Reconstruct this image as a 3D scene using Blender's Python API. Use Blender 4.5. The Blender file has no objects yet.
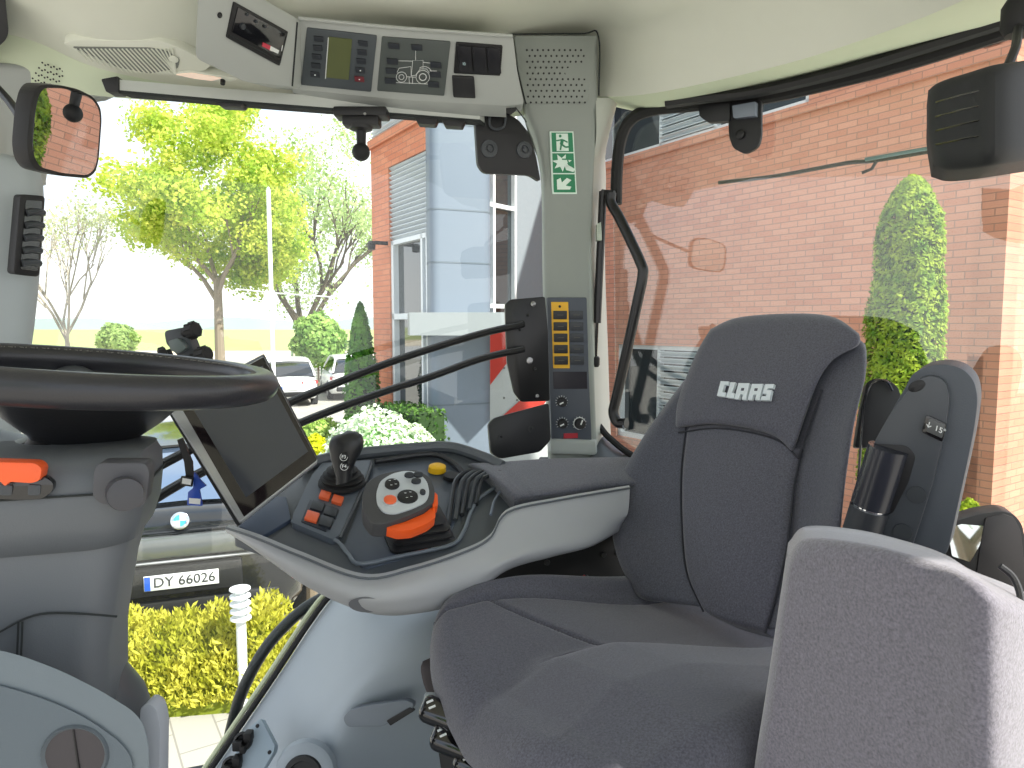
# tractor cab interior looking out over a parking lot and an office building
SKY, SUN, EXPO = 1.3, 8.0, 0.32
import bpy, bmesh, math, random
from mathutils import Vector, Matrix, noise
random.seed(7)
V = Vector
# ------------------------------------------------------------------ camera
FPX = 700.0
PITCH = math.radians(4.8)
CAM = V((0, 0, 2.6))
cp, sp = math.cos(PITCH), math.sin(PITCH)
def ray(px, py):
    xc = (px-512)/FPX; yc = (384-py)/FPX
    return V((xc, cp + yc*sp, -sp + yc*cp))
def P(px, py, Y):
    d = ray(px, py); return CAM + d*(Y/d.y)
def PZ(px, py, z):
    d = ray(px, py); return CAM + d*((z-CAM.z)/d.z)
class Pl:
    def __init__(s, a, b, c):
        s.p = a; s.n = (b-a).cross(c-a).normalized()
        if s.n.dot(a-CAM) > 0: s.n = -s.n          # normal looks to the camera side
    def __call__(s, px, py, off=0.0):
        d = ray(px, py); t = (s.p-CAM).dot(s.n)/d.dot(s.n)
        return CAM + d*t + s.n*off
def PL(a, b, c): return Pl(P(*a), P(*b), P(*c))

sc = bpy.context.scene
col = sc.collection
cam = bpy.data.cameras.new('camera'); co = bpy.data.objects.new('camera', cam); col.objects.link(co)
cam.sensor_width = 36; cam.lens = 36*FPX/1024; cam.clip_start = .02; cam.clip_end = 2000
co.location = CAM; co.rotation_euler = (math.radians(90)-PITCH, 0, 0)
sc.camera = co
# ------------------------------------------------------------------ materials
def srgb(c):
    return tuple(((x/255)/12.92 if x/255 <= .04045 else ((x/255+.055)/1.055)**2.4) for x in c)
MATS = {}
def mat(name, c, rough=.5, metal=0, bump=0, bscale=300, var=.06, vscale=20, sheen=0, spec=.5, coat=0, lin=False, emit=0):
    if name in MATS: return MATS[name]
    m = bpy.data.materials.new(name); m.use_nodes = True
    nt = m.node_tree; b = nt.nodes['Principled BSDF']
    c = c if lin else srgb(c)
    tc = nt.nodes.new('ShaderNodeTexCoord')
    nz = nt.nodes.new('ShaderNodeTexNoise'); nz.inputs['Scale'].default_value = vscale; nz.inputs['Detail'].default_value = 4
    nt.links.new(tc.outputs['Object'], nz.inputs['Vector'])
    mx = nt.nodes.new('ShaderNodeMix'); mx.data_type = 'RGBA'
    mx.inputs[6].default_value = tuple(x*(1-var) for x in c)+(1,)
    mx.inputs[7].default_value = tuple(min(1, x*(1+var)) for x in c)+(1,)
    nt.links.new(nz.outputs['Fac'], mx.inputs[0]); nt.links.new(mx.outputs[2], b.inputs['Base Color'])
    b.inputs['Roughness'].default_value = rough; b.inputs['Metallic'].default_value = metal
    b.inputs['Specular IOR Level'].default_value = spec
    if coat: b.inputs['Coat Weight'].default_value = coat; b.inputs['Coat Roughness'].default_value = .05
    if sheen: b.inputs['Sheen Weight'].default_value = sheen; b.inputs['Sheen Roughness'].default_value = .5
    if emit:
        b.inputs['Emission Color'].default_value = c+(1,); b.inputs['Emission Strength'].default_value = emit
    if bump:
        n2 = nt.nodes.new('ShaderNodeTexNoise'); n2.inputs['Scale'].default_value = bscale; n2.inputs['Detail'].default_value = 2
        nt.links.new(tc.outputs['Object'], n2.inputs['Vector'])
        bp = nt.nodes.new('ShaderNodeBump'); bp.inputs['Strength'].default_value = bump; bp.inputs['Distance'].default_value = .002
        nt.links.new(n2.outputs['Fac'], bp.inputs['Height']); nt.links.new(bp.outputs['Normal'], b.inputs['Normal'])
    MATS[name] = m; return m
def brick_mat(name, ang, c1, c2, mortar, bw=.25, rh=.077):
    m = bpy.data.materials.new(name); m.use_nodes = True; nt = m.node_tree; b = nt.nodes['Principled BSDF']
    g = nt.nodes.new('ShaderNodeNewGeometry')
    vr = nt.nodes.new('ShaderNodeVectorRotate'); vr.rotation_type = 'Z_AXIS'; vr.inputs['Angle'].default_value = -ang
    nt.links.new(g.outputs['Position'], vr.inputs['Vector'])
    s = nt.nodes.new('ShaderNodeSeparateXYZ'); cb = nt.nodes.new('ShaderNodeCombineXYZ')
    nt.links.new(vr.outputs[0], s.inputs[0]); nt.links.new(s.outputs['X'], cb.inputs['X']); nt.links.new(s.outputs['Z'], cb.inputs['Y'])
    br = nt.nodes.new('ShaderNodeTexBrick')
    br.inputs['Scale'].default_value = 1; br.inputs['Brick Width'].default_value = bw; br.inputs['Row Height'].default_value = rh
    br.inputs['Mortar Size'].default_value = .006; br.inputs['Mortar Smooth'].default_value = .2
    br.inputs['Color1'].default_value = srgb(c1)+(1,); br.inputs['Color2'].default_value = srgb(c2)+(1,); br.inputs['Mortar'].default_value = srgb(mortar)+(1,)
    nt.links.new(cb.outputs[0], br.inputs['Vector'])
    nz = nt.nodes.new('ShaderNodeTexNoise'); nz.inputs['Scale'].default_value = 1.3; nz.inputs['Detail'].default_value = 5
    nt.links.new(g.outputs['Position'], nz.inputs['Vector'])
    mx = nt.nodes.new('ShaderNodeMix'); mx.data_type = 'RGBA'; mx.blend_type = 'MULTIPLY'
    mx.inputs[0].default_value = .22
    nt.links.new(br.outputs['Color'], mx.inputs[6]); nt.links.new(nz.outputs['Fac'], mx.inputs[7])
    nt.links.new(mx.outputs[2], b.inputs['Base Color'])
    b.inputs['Roughness'].default_value = .85
    bp = nt.nodes.new('ShaderNodeBump'); bp.inputs['Strength'].default_value = .5; bp.inputs['Distance'].default_value = .006; bp.invert = True
    nt.links.new(br.outputs['Fac'], bp.inputs['Height']); nt.links.new(bp.outputs['Normal'], b.inputs['Normal'])
    return m
def glass_mat(name, tint=(1, 1, 1), f0=.04, mul=.96, rough=0.0):
    m = bpy.data.materials.new(name); m.use_nodes = True; nt = m.node_tree
    for n in list(nt.nodes): nt.nodes.remove(n)
    out = nt.nodes.new('ShaderNodeOutputMaterial'); mix = nt.nodes.new('ShaderNodeMixShader')
    tr = nt.nodes.new('ShaderNodeBsdfTransparent'); tr.inputs[0].default_value = tint+(1,)
    gl = nt.nodes.new('ShaderNodeBsdfGlossy'); gl.inputs['Roughness'].default_value = rough
    lw = nt.nodes.new('ShaderNodeLayerWeight'); lw.inputs['Blend'].default_value = .5
    pw = nt.nodes.new('ShaderNodeMath'); pw.operation = 'POWER'; pw.inputs[1].default_value = 5
    ma = nt.nodes.new('ShaderNodeMath'); ma.operation = 'MULTIPLY_ADD'; ma.inputs[1].default_value = mul; ma.inputs[2].default_value = f0
    nt.links.new(lw.outputs['Facing'], pw.inputs[0]); nt.links.new(pw.outputs[0], ma.inputs[0]); nt.links.new(ma.outputs[0], mix.inputs[0])
    nt.links.new(tr.outputs[0], mix.inputs[1]); nt.links.new(gl.outputs[0], mix.inputs[2]); nt.links.new(mix.outputs[0], out.inputs[0])
    return m
def leaf_mat(name, c1, c2, trans=.35, scale=3, rough=.6):
    m = bpy.data.materials.new(name); m.use_nodes = True; nt = m.node_tree; b = nt.nodes['Principled BSDF']; out = nt.nodes['Material Output']
    tc = nt.nodes.new('ShaderNodeTexCoord'); nz = nt.nodes.new('ShaderNodeTexNoise'); nz.inputs['Scale'].default_value = scale; nz.inputs['Detail'].default_value = 6
    nt.links.new(tc.outputs['Object'], nz.inputs['Vector'])
    cr = nt.nodes.new('ShaderNodeValToRGB'); cr.color_ramp.elements[0].position = .35; cr.color_ramp.elements[1].position = .65
    cr.color_ramp.elements[0].color = srgb(c1)+(1,); cr.color_ramp.elements[1].color = srgb(c2)+(1,)
    nt.links.new(nz.outputs['Fac'], cr.inputs[0]); nt.links.new(cr.outputs[0], b.inputs['Base Color']); b.inputs['Roughness'].default_value = rough
    b.inputs['Specular IOR Level'].default_value = .2
    t = nt.nodes.new('ShaderNodeBsdfTranslucent'); nt.links.new(cr.outputs[0], t.inputs[0])
    mx = nt.nodes.new('ShaderNodeMixShader'); mx.inputs[0].default_value = trans
    nt.links.new(b.outputs[0], mx.inputs[1]); nt.links.new(t.outputs[0], mx.inputs[2]); nt.links.new(mx.outputs[0], out.inputs[0])
    return m
# ------------------------------------------------------------------ mesh helpers
WL = {}
def cr(p0, p1, p2, p3, t):
    return .5*((2*p1)+(p2-p0)*t+(2*p0-5*p1+4*p2-p3)*t*t+(3*p1-p0-3*p2+p3)*t**3)
def spl(pts, t):
    n = len(pts)-1; x = min(max(t, 0), 1)*n; i = min(int(x), n-1); f = x-i
    p1, p2 = pts[i], pts[i+1]
    p0 = pts[i-1] if i > 0 else p1*2-p2
    p3 = pts[i+2] if i+2 <= n else p2*2-p1
    return cr(p0, p1, p2, p3, f)
def smooth_path(pts, n):
    return [spl(pts, k/(n-1)) for k in range(n)]
def frame_of(d):
    d = d.normalized(); a = V((0, 0, 1)) if abs(d.z) < .9 else V((1, 0, 0))
    x = d.cross(a).normalized(); return x, x.cross(d).normalized()
class MB:
    def __init__(s): s.b = bmesh.new()
    def face(s, vs):
        try: return s.b.faces.new(vs)
        except ValueError: return None
    def poly(s, pts):
        s.face([s.b.verts.new(p) for p in pts]); return s
    def merge(s, other, mtx=None):
        mp = {}
        for v in other.verts: mp[v] = s.b.verts.new(mtx @ v.co if mtx else v.co)
        for f in other.faces: s.face([mp[v] for v in f.verts])
        other.free()
    def box(s, c, size, ax=None, bev=0, seg=2):
        t = bmesh.new(); bmesh.ops.create_cube(t, size=1)
        bmesh.ops.scale(t, vec=size, verts=t.verts)
        if bev: bmesh.ops.bevel(t, geom=t.edges[:], offset=min(bev, min(size)*.49), segments=seg, profile=.5, affect='EDGES')
        if ax:
            m = Matrix((ax[0], ax[1], ax[2])).transposed().to_4x4()
        else: m = Matrix.Identity(4)
        s.merge(t, Matrix.Translation(c) @ m); return s
    def prism(s, pts, ext, bev=0, seg=2, both=True):
        t = bmesh.new()
        a = [t.verts.new(p) for p in pts]; c = [t.verts.new(p+ext) for p in pts]
        n = len(pts)
        t.faces.new(a); t.faces.new(c[::-1])
        for i in range(n): t.faces.new((a[i], c[i], c[(i+1) % n], a[(i+1) % n]))
        bmesh.ops.recalc_face_normals(t, faces=t.faces)
        if bev:
            bmesh.ops.bevel(t, geom=t.edges[:], offset=bev, segments=seg, profile=.5, affect='EDGES', clamp_overlap=True)
        s.merge(t); return s
    def tube(s, pts, r, n=12, closed=False, caps=True, rf=None, flat=None):
        m = len(pts); rings = []
        d0 = (pts[1]-pts[0]); x, y = frame_of(d0)
        for i, p in enumerate(pts):
            if closed: d = pts[(i+1) % m]-pts[i-1]
            else: d = pts[min(i+1, m-1)]-pts[max(i-1, 0)]
            d.normalize()
            x = (x-d*x.dot(d)).normalized(); y = d.cross(x)
            rr = rf(i/(m-1)) if rf else r
            fx, fy = flat or (1, 1)
            rings.append([s.b.verts.new(p+(x*math.cos(a)*fx+y*math.sin(a)*fy)*rr) for a in [2*math.pi*k/n for k in range(n)]])
        for i in range(m if closed else m-1):
            A, B = rings[i], rings[(i+1) % m]
            off = 0
            if closed and i == m-1:
                off = min(range(n), key=lambda k: (A[0].co-B[k].co).length)
            for k in range(n): s.face((A[k], A[(k+1) % n], B[(k+1+off) % n], B[(k+off) % n]))
        if caps and not closed:
            s.face(rings[0][::-1]); s.face(rings[-1])
        return s
    def lathe(s, prof, o, axis, n=32, sx=1.0, xdir=None):
        axis = axis.normalized()
        if xdir: x = (xdir-axis*xdir.dot(axis)).normalized(); y = axis.cross(x)
        else: x, y = frame_of(axis)
        rings = []
        for r, h in prof:
            if r < 1e-6: rings.append([s.b.verts.new(o+axis*h)])
            else: rings.append([s.b.verts.new(o+axis*h+(x*math.cos(2*math.pi*k/n)*sx+y*math.sin(2*math.pi*k/n))*r) for k in range(n)])
        for A, B in zip(rings, rings[1:]):
            for k in range(n):
                a = [A[0]] if len(A) == 1 else [A[k], A[(k+1) % n]]
                b = [B[0]] if len(B) == 1 else [B[(k+1) % n], B[k]]
                s.face(a+b)
        if len(rings[0]) > 1: s.face(rings[0][::-1])
        if len(rings[-1]) > 1: s.face(rings[-1])
        return s
    def grid(s, g):
        r = [[s.b.verts.new(p) for p in row] for row in g]
        for i in range(len(r)-1):
            for j in range(len(r[0])-1): s.face((r[i][j], r[i][j+1], r[i+1][j+1], r[i+1][j]))
        return r
    def slab(s, g, ext):
        """grid surface thickened by ext"""
        f = s.grid(g); bk = s.grid([[p+ext for p in row] for row in g])
        n, m = len(g), len(g[0])
        for j in range(m-1):
            s.face((f[0][j], bk[0][j], bk[0][j+1], f[0][j+1])); s.face((f[n-1][j], f[n-1][j+1], bk[n-1][j+1], bk[n-1][j]))
        for i in range(n-1):
            s.face((f[i][0], f[i+1][0], bk[i+1][0], bk[i][0])); s.face((f[i][m-1], bk[i][m-1], bk[i+1][m-1], f[i+1][m-1]))
        return s
    def pillow(s, ctrl, ext, R=.03, nu=40, nv=40, puff=0, fn=None):
        """soft pad: ctrl grid is the front, edges roll back along ext"""
        def q(n):  # clustered parameters
            o = []
            for k in range(n+1):
                x = k/n; o.append(.5-.5*math.cos(math.pi*x) if True else x)
            return o
        us, vs = q(nu), q(nv)
        L = ext.length; e = ext.normalized(); R = min(R, L)
        w = (spl([r[0] for r in ctrl], .5)-spl([r[-1] for r in ctrl], .5)).length
        h = (ctrl[0][len(ctrl[0])//2]-ctrl[-1][len(ctrl[0])//2]).length
        g = []
        for v in vs:
            rows = [spl(r, 0) for r in ctrl]
            line = []
            for u in us:
                p = spl([spl(r, u) for r in ctrl], v)
                du = min(u, 1-u)*w; dv = min(v, 1-v)*h
                off = 0
                for d in (du, dv):
                    if d < R: off += R-math.sqrt(max(R*R-(R-d)**2, 0))
                off = min(off, R*1.3)
                pf = puff*(1-(2*u-1)**2)*(1-(2*v-1)**2)
                if fn: pf += fn(u, v)
                line.append(p+e*(off-pf))
            g.append(line)
        f = s.grid(g)
        n, m = len(g), len(g[0])
        brd = [f[0][j] for j in range(m)]+[f[i][m-1] for i in range(1, n)]+[f[n-1][j] for j in range(m-2, -1, -1)]+[f[i][0] for i in range(n-2, 0, -1)]
        cen = sum((v.co for v in brd), V())/len(brd)
        prev = brd
        for k, (dep, shr) in enumerate([(.5, 0), (1, 0), (1.02, .03), (1.03, .12)]):
            cur = [s.b.verts.new(v.co+e*(max(L-R, .005)*dep)+(cen-v.co)*shr) for v in brd]
            for i in range(len(brd)): s.face((prev[i], cur[i], cur[(i+1) % len(brd)], prev[(i+1) % len(brd)]))
            prev = cur
        s.face(prev)
        return s
    def build(s, name, m, parent=None, label=None, cat=None, group=None, kind=None, ang=35, flat=False, weld=True):
        if weld: bmesh.ops.remove_doubles(s.b, verts=s.b.verts, dist=1e-5)
        bmesh.ops.recalc_face_normals(s.b, faces=s.b.faces)
        me = bpy.data.meshes.new(name)
        if parent: o0 = WL[parent.name]
        else:
            xs = [v.co for v in s.b.verts]
            o0 = V(((min(v.x for v in xs)+max(v.x for v in xs))/2, (min(v.y for v in xs)+max(v.y for v in xs))/2, min(v.z for v in xs)))
        bmesh.ops.translate(s.b, vec=-o0, verts=s.b.verts)
        s.b.to_mesh(me); s.b.free()
        if not flat:
            for p in me.polygons: p.use_smooth = True
            me.set_sharp_from_angle(angle=math.radians(ang))
        me.materials.append(m)
        o = bpy.data.objects.new(name, me); col.objects.link(o)
        if parent: o.parent = parent
        else: o.location = o0
        WL[o.name] = o0.copy()
        tag(o, label, cat, group, kind)
        return o
def tag(o, label=None, cat=None, group=None, kind=None):
    if label: o['label'] = label
    if cat: o['category'] = cat
    if group: o['group'] = group
    if kind: o['kind'] = kind
def thing(name, loc, label, cat, group=None, kind=None):
    o = bpy.data.objects.new(name, None); o.empty_display_size = .05; col.objects.link(o); o.location = loc
    WL[o.name] = V(loc); tag(o, label, cat, group, kind); return o
def text_mb(txt, o, right, up, size, depth=.0006, bold=0, shear=0, align='CENTER'):
    """lettering as thin solid shapes standing on the surface"""
    c = bpy.data.curves.new('t', 'FONT'); c.body = txt; c.size = 1; c.align_x = align; c.align_y = 'CENTER'; c.extrude = 0; c.offset = bold; c.shear = shear
    c.resolution_u = 3
    ob = bpy.data.objects.new('t', c); col.objects.link(ob)
    dg = bpy.context.evaluated_depsgraph_get(); dg.update()
    me = bpy.data.meshes.new_from_object(ob.evaluated_get(dg))
    n = right.cross(up).normalized()
    if n.dot(CAM-o) < 0: n = -n
    mb = MB(); t = bmesh.new(); t.from_mesh(me)
    r = bmesh.ops.extrude_face_region(t, geom=t.faces[:])
    ev = [g for g in r['geom'] if isinstance(g, bmesh.types.BMVert)]
    bmesh.ops.translate(t, vec=(0, 0, depth/size), verts=ev)
    M = Matrix((right.normalized()*size, up.normalized()*size, n*size)).transposed().to_4x4()
    mb.merge(t, Matrix.Translation(o) @ M)
    bpy.data.objects.remove(ob); bpy.data.curves.remove(c); bpy.data.meshes.remove(me)
    return mb
def quadpt(q, u, v):  # q = TL,TR,BR,BL
    return (q[0]*(1-u)+q[1]*u)*(1-v)+(q[3]*(1-u)+q[2]*u)*v
def circ(o, x, y, r, n=20, a0=0, a1=2*math.pi):
    return [o+x*math.cos(a0+(a1-a0)*k/n)*r+y*math.sin(a0+(a1-a0)*k/n)*r for k in range(n)]
def rrect(w, h, r, n=5):
    o = []
    for cx, cy, a in ((w/2-r, h/2-r, 0), (-w/2+r, h/2-r, 90), (-w/2+r, -h/2+r, 180), (w/2-r, -h/2+r, 270)):
        for k in range(n+1):
            t = math.radians(a+90*k/n); o.append((cx+r*math.cos(t), cy+r*math.sin(t)))
    return o
def round_poly(pts, r, n=4):
    """round the corners of a planar polygon"""
    o = []
    m = len(pts)
    for i in range(m):
        p = pts[i]; a = pts[i-1]-p; b = pts[(i+1) % m]-p
        rr = min(r, a.length*.45, b.length*.45)
        s, e = p+a.normalized()*rr, p+b.normalized()*rr
        for k in range(n+1):
            t = k/n; o.append(s*(1-t)**2+p*2*t*(1-t)+e*t*t)
    return o
# ================================================================== WORLD AND LIGHT
w = bpy.data.worlds.new('World'); sc.world = w; w.use_nodes = True; nt = w.node_tree
bg = nt.nodes['Background']; tc = nt.nodes.new('ShaderNodeTexCoord')
mp = nt.nodes.new('ShaderNodeMapping'); mp.inputs['Scale'].default_value = (1, 1, 2.5)
nz = nt.nodes.new('ShaderNodeTexNoise'); nz.inputs['Scale'].default_value = 2.2; nz.inputs['Detail'].default_value = 7
crp = nt.nodes.new('ShaderNodeValToRGB')
crp.color_ramp.elements[0].position = .36; crp.color_ramp.elements[0].color = (.50, .68, .95, 1)
crp.color_ramp.elements[1].position = .56; crp.color_ramp.elements[1].color = (.97, .98, 1.0, 1)
sx = nt.nodes.new('ShaderNodeSeparateXYZ'); mr = nt.nodes.new('ShaderNodeMapRange')
mr.inputs[1].default_value = 0; mr.inputs[2].default_value = .35; mr.inputs[3].default_value = 1; mr.inputs[4].default_value = 0
mx = nt.nodes.new('ShaderNodeMix'); mx.data_type = 'RGBA'; mx.inputs[7].default_value = (1, 1, 1, 1)
nt.links.new(tc.outputs['Generated'], mp.inputs[0]); nt.links.new(mp.outputs[0], nz.inputs[0]); nt.links.new(nz.outputs['Fac'], crp.inputs[0])
nt.links.new(tc.outputs['Generated'], sx.inputs[0]); nt.links.new(sx.outputs['Z'], mr.inputs[0]); nt.links.new(mr.outputs[0], mx.inputs[0])
nt.links.new(crp.outputs[0], mx.inputs[6]); nt.links.new(mx.outputs[2], bg.inputs[0])
bg.inputs[1].default_value = SKY
S = V((.75, -.45, .92)).normalized()
sl = bpy.data.lights.new('sun', 'SUN'); sl.energy = SUN; sl.angle = math.radians(.8); sl.color = (1, .95, .86)
so = bpy.data.objects.new('sun', sl); col.objects.link(so); so.rotation_euler = S.to_track_quat('Z', 'Y').to_euler(); so.location = (10, -6, 14)
vs = sc.view_settings; vs.view_transform = 'Standard'; vs.look = 'None'; vs.gamma = 1; vs.use_curve_mapping = False; vs.exposure = EXPO

# ================================================================== OUTSIDE
D = V((-.543, .84, 0)).normalized()        # along the office front, away from us
E = V((.84, .543, 0)).normalized()         # across
UP = V((0, 0, 1))
ANG = math.atan2(D.y, D.x); ANGE = math.atan2(E.y, E.x)
paving_m = mat('paving', (205, 200, 192), .9, bump=.3, bscale=60, var=.08, vscale=6)
def ground_mat():
    m = bpy.data.materials.new('parking'); m.use_nodes = True; nt = m.node_tree; b = nt.nodes['Principled BSDF']
    g = nt.nodes.new('ShaderNodeNewGeometry'); vr = nt.nodes.new('ShaderNodeVectorRotate'); vr.rotation_type = 'Z_AXIS'; vr.inputs['Angle'].default_value = -ANG
    br = nt.nodes.new('ShaderNodeTexBrick'); br.inputs['Scale'].default_value = 1; br.inputs['Brick Width'].default_value = .5; br.inputs['Row Height'].default_value = .25
    br.inputs['Mortar Size'].default_value = .006; br.inputs['Color1'].default_value = srgb((168, 164, 156))+(1,); br.inputs['Color2'].default_value = srgb((160, 157, 150))+(1,); br.inputs['Mortar'].default_value = srgb((132, 128, 122))+(1,)
    nt.links.new(g.outputs['Position'], vr.inputs['Vector']); nt.links.new(vr.outputs[0], br.inputs['Vector'])
    nt.links.new(br.outputs['Color'], b.inputs['Base Color']); b.inputs['Roughness'].default_value = .9
    return m
gm = ground_mat()
MB().box(V((0, 18, -.05)), (80, 70, .1)).build('ground', gm, kind='structure')
field_m = mat('meadow', (150, 160, 100), 1, var=.25, vscale=.3)
sand_m = mat('dry_soil', (205, 190, 165), 1, var=.12, vscale=.5)
MB().box(V((0, 62, -.03)), (500, 18, .1)).build('dirt_strip', sand_m, label='pale dry earth strip beyond the parking lot', cat='ground', kind='structure')
MB().box(V((0, 260, -.05)), (1600, 380, .1)).build('meadow', field_m, label='green meadow stretching to the horizon', cat='field', kind='structure')
# far tree line, distance haze put into its grey-blue colour
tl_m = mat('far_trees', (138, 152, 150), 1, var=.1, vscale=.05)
mb = MB(); pts = []
for k in range(121):
    x = -420+k*7; pts.append((x, 6+3*noise.noise(V((x*.02, 3, 0)))+1.2*noise.noise(V((x*.15, 9, 0)))))
mb.slab([[V((x, 430, h)) for x, h in pts], [V((x, 425, 0)) for x, h in pts]], V((0, 12, 0)))
mb.build('tree_line', tl_m, label='hazy blue line of distant trees along the horizon', cat='trees', kind='stuff')

# ---- office building
brick_r = brick_mat('brick_wall', ANG, (228, 164, 138), (216, 148, 122), (178, 136, 118))
brick_e = brick_mat('brick_wall_side', ANGE, (228, 164, 138), (216, 148, 122), (178, 136, 118))
white_m = mat('white_frame', (226, 230, 232), .4)
louv_m = mat('louvre_metal', (205, 212, 216), .4, metal=.2)
dgrey_m = mat('dark_grey_panel', (70, 76, 82), .35)
silver_m = mat('silver_cladding', (112, 124, 138), .5, metal=.1, var=.02)
bglass = mat('building_glass', (38, 46, 50), .03, spec=1.0, var=.0, coat=.6)
def wallpt(k0):      # where the view line with slope k0 meets the right-hand wall
    Y = 9.48/(.646+k0); return V((k0*Y, Y, 0))
C0 = wallpt(.697)
bld = thing('office_building', C0, 'long orange-brick office building with white louvred windows, behind the tall thuja', 'building')
Nw = V((-D.y, D.x, 0));
if Nw.dot(CAM-C0) < 0: Nw = -Nw           # outward normal of the main wall, towards us
def wbox(mb, s0, s1, z0, z1, off0, off1, base=C0, bev=0):
    c = base+D*((s0+s1)/2)+UP*((z0+z1)/2)+Nw*((off0+off1)/2)
    mb.box(c, (abs(s1-s0), abs(off1-off0), z1-z0), (D, Nw, UP), bev)
def s_of(k0, base=C0, off=0):
    # distance along D from base where view slope k0 crosses
    b = base+Nw*off
    return (k0*b.y-b.x)/(D.x-k0*D.y)
sA = s_of((617-512)/FPX); sB = s_of(.46)
s_lw0 = s_of((617-512)/FPX); s_lw1 = s_of((760-512)/FPX)
zw0, zw1 = .72, 2.28
zt0, zt1 = 5.35, 6.55
m_ = MB()
Lr = 11.0
wbox(m_, 0, Lr, 0, zw0, -.3, 0); wbox(m_, s_lw0, Lr, zw0, zw1, -.3, 0); wbox(m_, 0, s_lw1, zw0, zw1, -.3, 0)
wbox(m_, 0, Lr, zw1, zt0-.12, -.3, 0); wbox(m_, 0, Lr, zt1, 8.2, -.3, 0)
wbox(m_, 0, Lr, zt0-.12, zt0, -.3, .06)
st1 = s_of((800-512)/FPX)
wbox(m_, 0, st1, zt0, zt1, -.3, 0)
m_.build('brick_wall', brick_r, bld)
m_ = MB(); m_.box(C0+E*5.0+D*.15+UP*4.1, (10, .3, 8.2), (E, D, UP)); m_.build('brick_side_wall', brick_e, bld)
# ribbon window above, with louvre panel
def window(parent, s0, s1, z0, z1, louv, base=C0, off=0, mull=(), rows=()):
    f = MB(); t = .07
    for a, b, c, d in ((s0, s1, z0, z0+t), (s0, s1, z1-t, z1), (s0, s0+t, z0, z1), (s1-t, s1, z0, z1)): wbox(f, a, b, c, d, off-.16, off-.04, base)
    for q in mull: wbox(f, q-.03, q+.03, z0, z1, off-.16, off-.04, base)
    for q in rows: wbox(f, s0, s1, q-.03, q+.03, off-.16, off-.04, base)
    fr = f.build('window', white_m, parent)
    g = MB(); wbox(g, s0, s1, z0, z1, off-.2, off-.13, base); g.build('pane', bglass, fr)
    for l0, l1, zz0, zz1 in louv:
        l = MB(); n = int((zz1-zz0)/.105)
        for i in range(n):
            z = zz0+(i+.5)*(zz1-zz0)/n
            c = base+D*((l0+l1)/2)+UP*z+Nw*(off-.05)
            a = (Nw*.8+UP*.6).normalized(); b = D.cross(a).normalized()
            l.box(c, (abs(l1-l0), .11, .012), (D, a, b))
            wbox(l, l0, l1, z-.045, z-.03, off-.13, off-.02, base)
        l.build('louvre', louv_m, fr)
    return fr
sL = lambda px, b=C0: s_of((px-512)/FPX, b)
window(bld, st1, Lr, zt0, zt1, [(sL(708), sL(655), zt0+.07, zt1)], mull=(sL(655), sL(708), sL(722), sL(745)))
window(bld, s_lw1, s_lw0, zw0, zw1, [(s_lw1, sL(657), zw0+.07, zw1-.07)], mull=(sL(657),))
# ---- protruding stair/entrance block on the left
Bk = V((-.137*9.2, 9.2, 0))
s374 = s_of((374-512)/FPX, Bk); s392 = s_of((391-512)/FPX, Bk); s400 = s_of((398-512)/FPX, Bk); s428 = s_of((428-512)/FPX, Bk); s416 = 0
ent = thing('entrance_block', Bk, 'brick and silver-clad entrance tower with louvres and a white canopy, left of the cab pillar', 'building')
m_ = MB()
wbox(m_, s392, s374, 0, 5.25, -1.2, 0, Bk); wbox(m_, s428, s374, 5.13, 5.25, -1.2, .05, Bk)                          # brick pier
ang = mat('x', (0, 0, 0))
zl1 = 5.0; zl0 = 2.6+(325-183)/700*9.0
m_.build('brick_pier', brick_mat('brick_pier', ANG, (224, 146, 110), (214, 132, 98), (180, 124, 100)), ent)
# upper louvre band above the brick, and louvre below
def louv_block(s0, s1, z0, z1, name='louvre'):
    l = MB(); n = int((z1-z0)/.06)
    wbox(l, s0, s1, z0, z1, -.3, -.12, Bk)
    for i in range(n):
        z = z0+(i+.5)*(z1-z0)/n
        c = Bk+D*((s0+s1)/2)+UP*z+Nw*(-.04); a = (Nw*.8+UP*.6).normalized(); b = D.cross(a).normalized()
        l.box(c, (abs(s1-s0), .07, .016), (D, a, b))
    l.build(name, louv_m, ent)
louv_block(s428, s374, 5.27, 8.6)
louv_block(s428, s392, 2.6+(325-236)/700*9.2, 2.6+(325-164)/700*9.1+.08)
m_ = MB(); wbox(m_, s428, s392, 2.6+(325-164)/700*9.1+.08, 5.25, -1.2, 0, Bk); m_.build('brick_band', MATS.get('bp') or brick_mat('brick_band', ANG, (224, 146, 110), (214, 132, 98), (180, 124, 100)), ent)
# glazed strip under the louvre
zg1 = 2.6+(325-236)/700*9.2
fr = MB()
for a, b, c, d in ((s428, s428+.08, 0, zg1), (s392-.08, s392, 0, zg1), (s428, s392, zg1-.06, zg1), (s428, s392, 2.68, 2.76), (s428+.18, s428+.23, 0, zg1)): wbox(fr, a, b, c, d, -.14, -.02, Bk)
fo = fr.build('window', white_m, ent)
g = MB(); wbox(g, s428, s392, 0, zg1, -.2, -.1, Bk); g.build('pane', bglass, fo)
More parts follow.
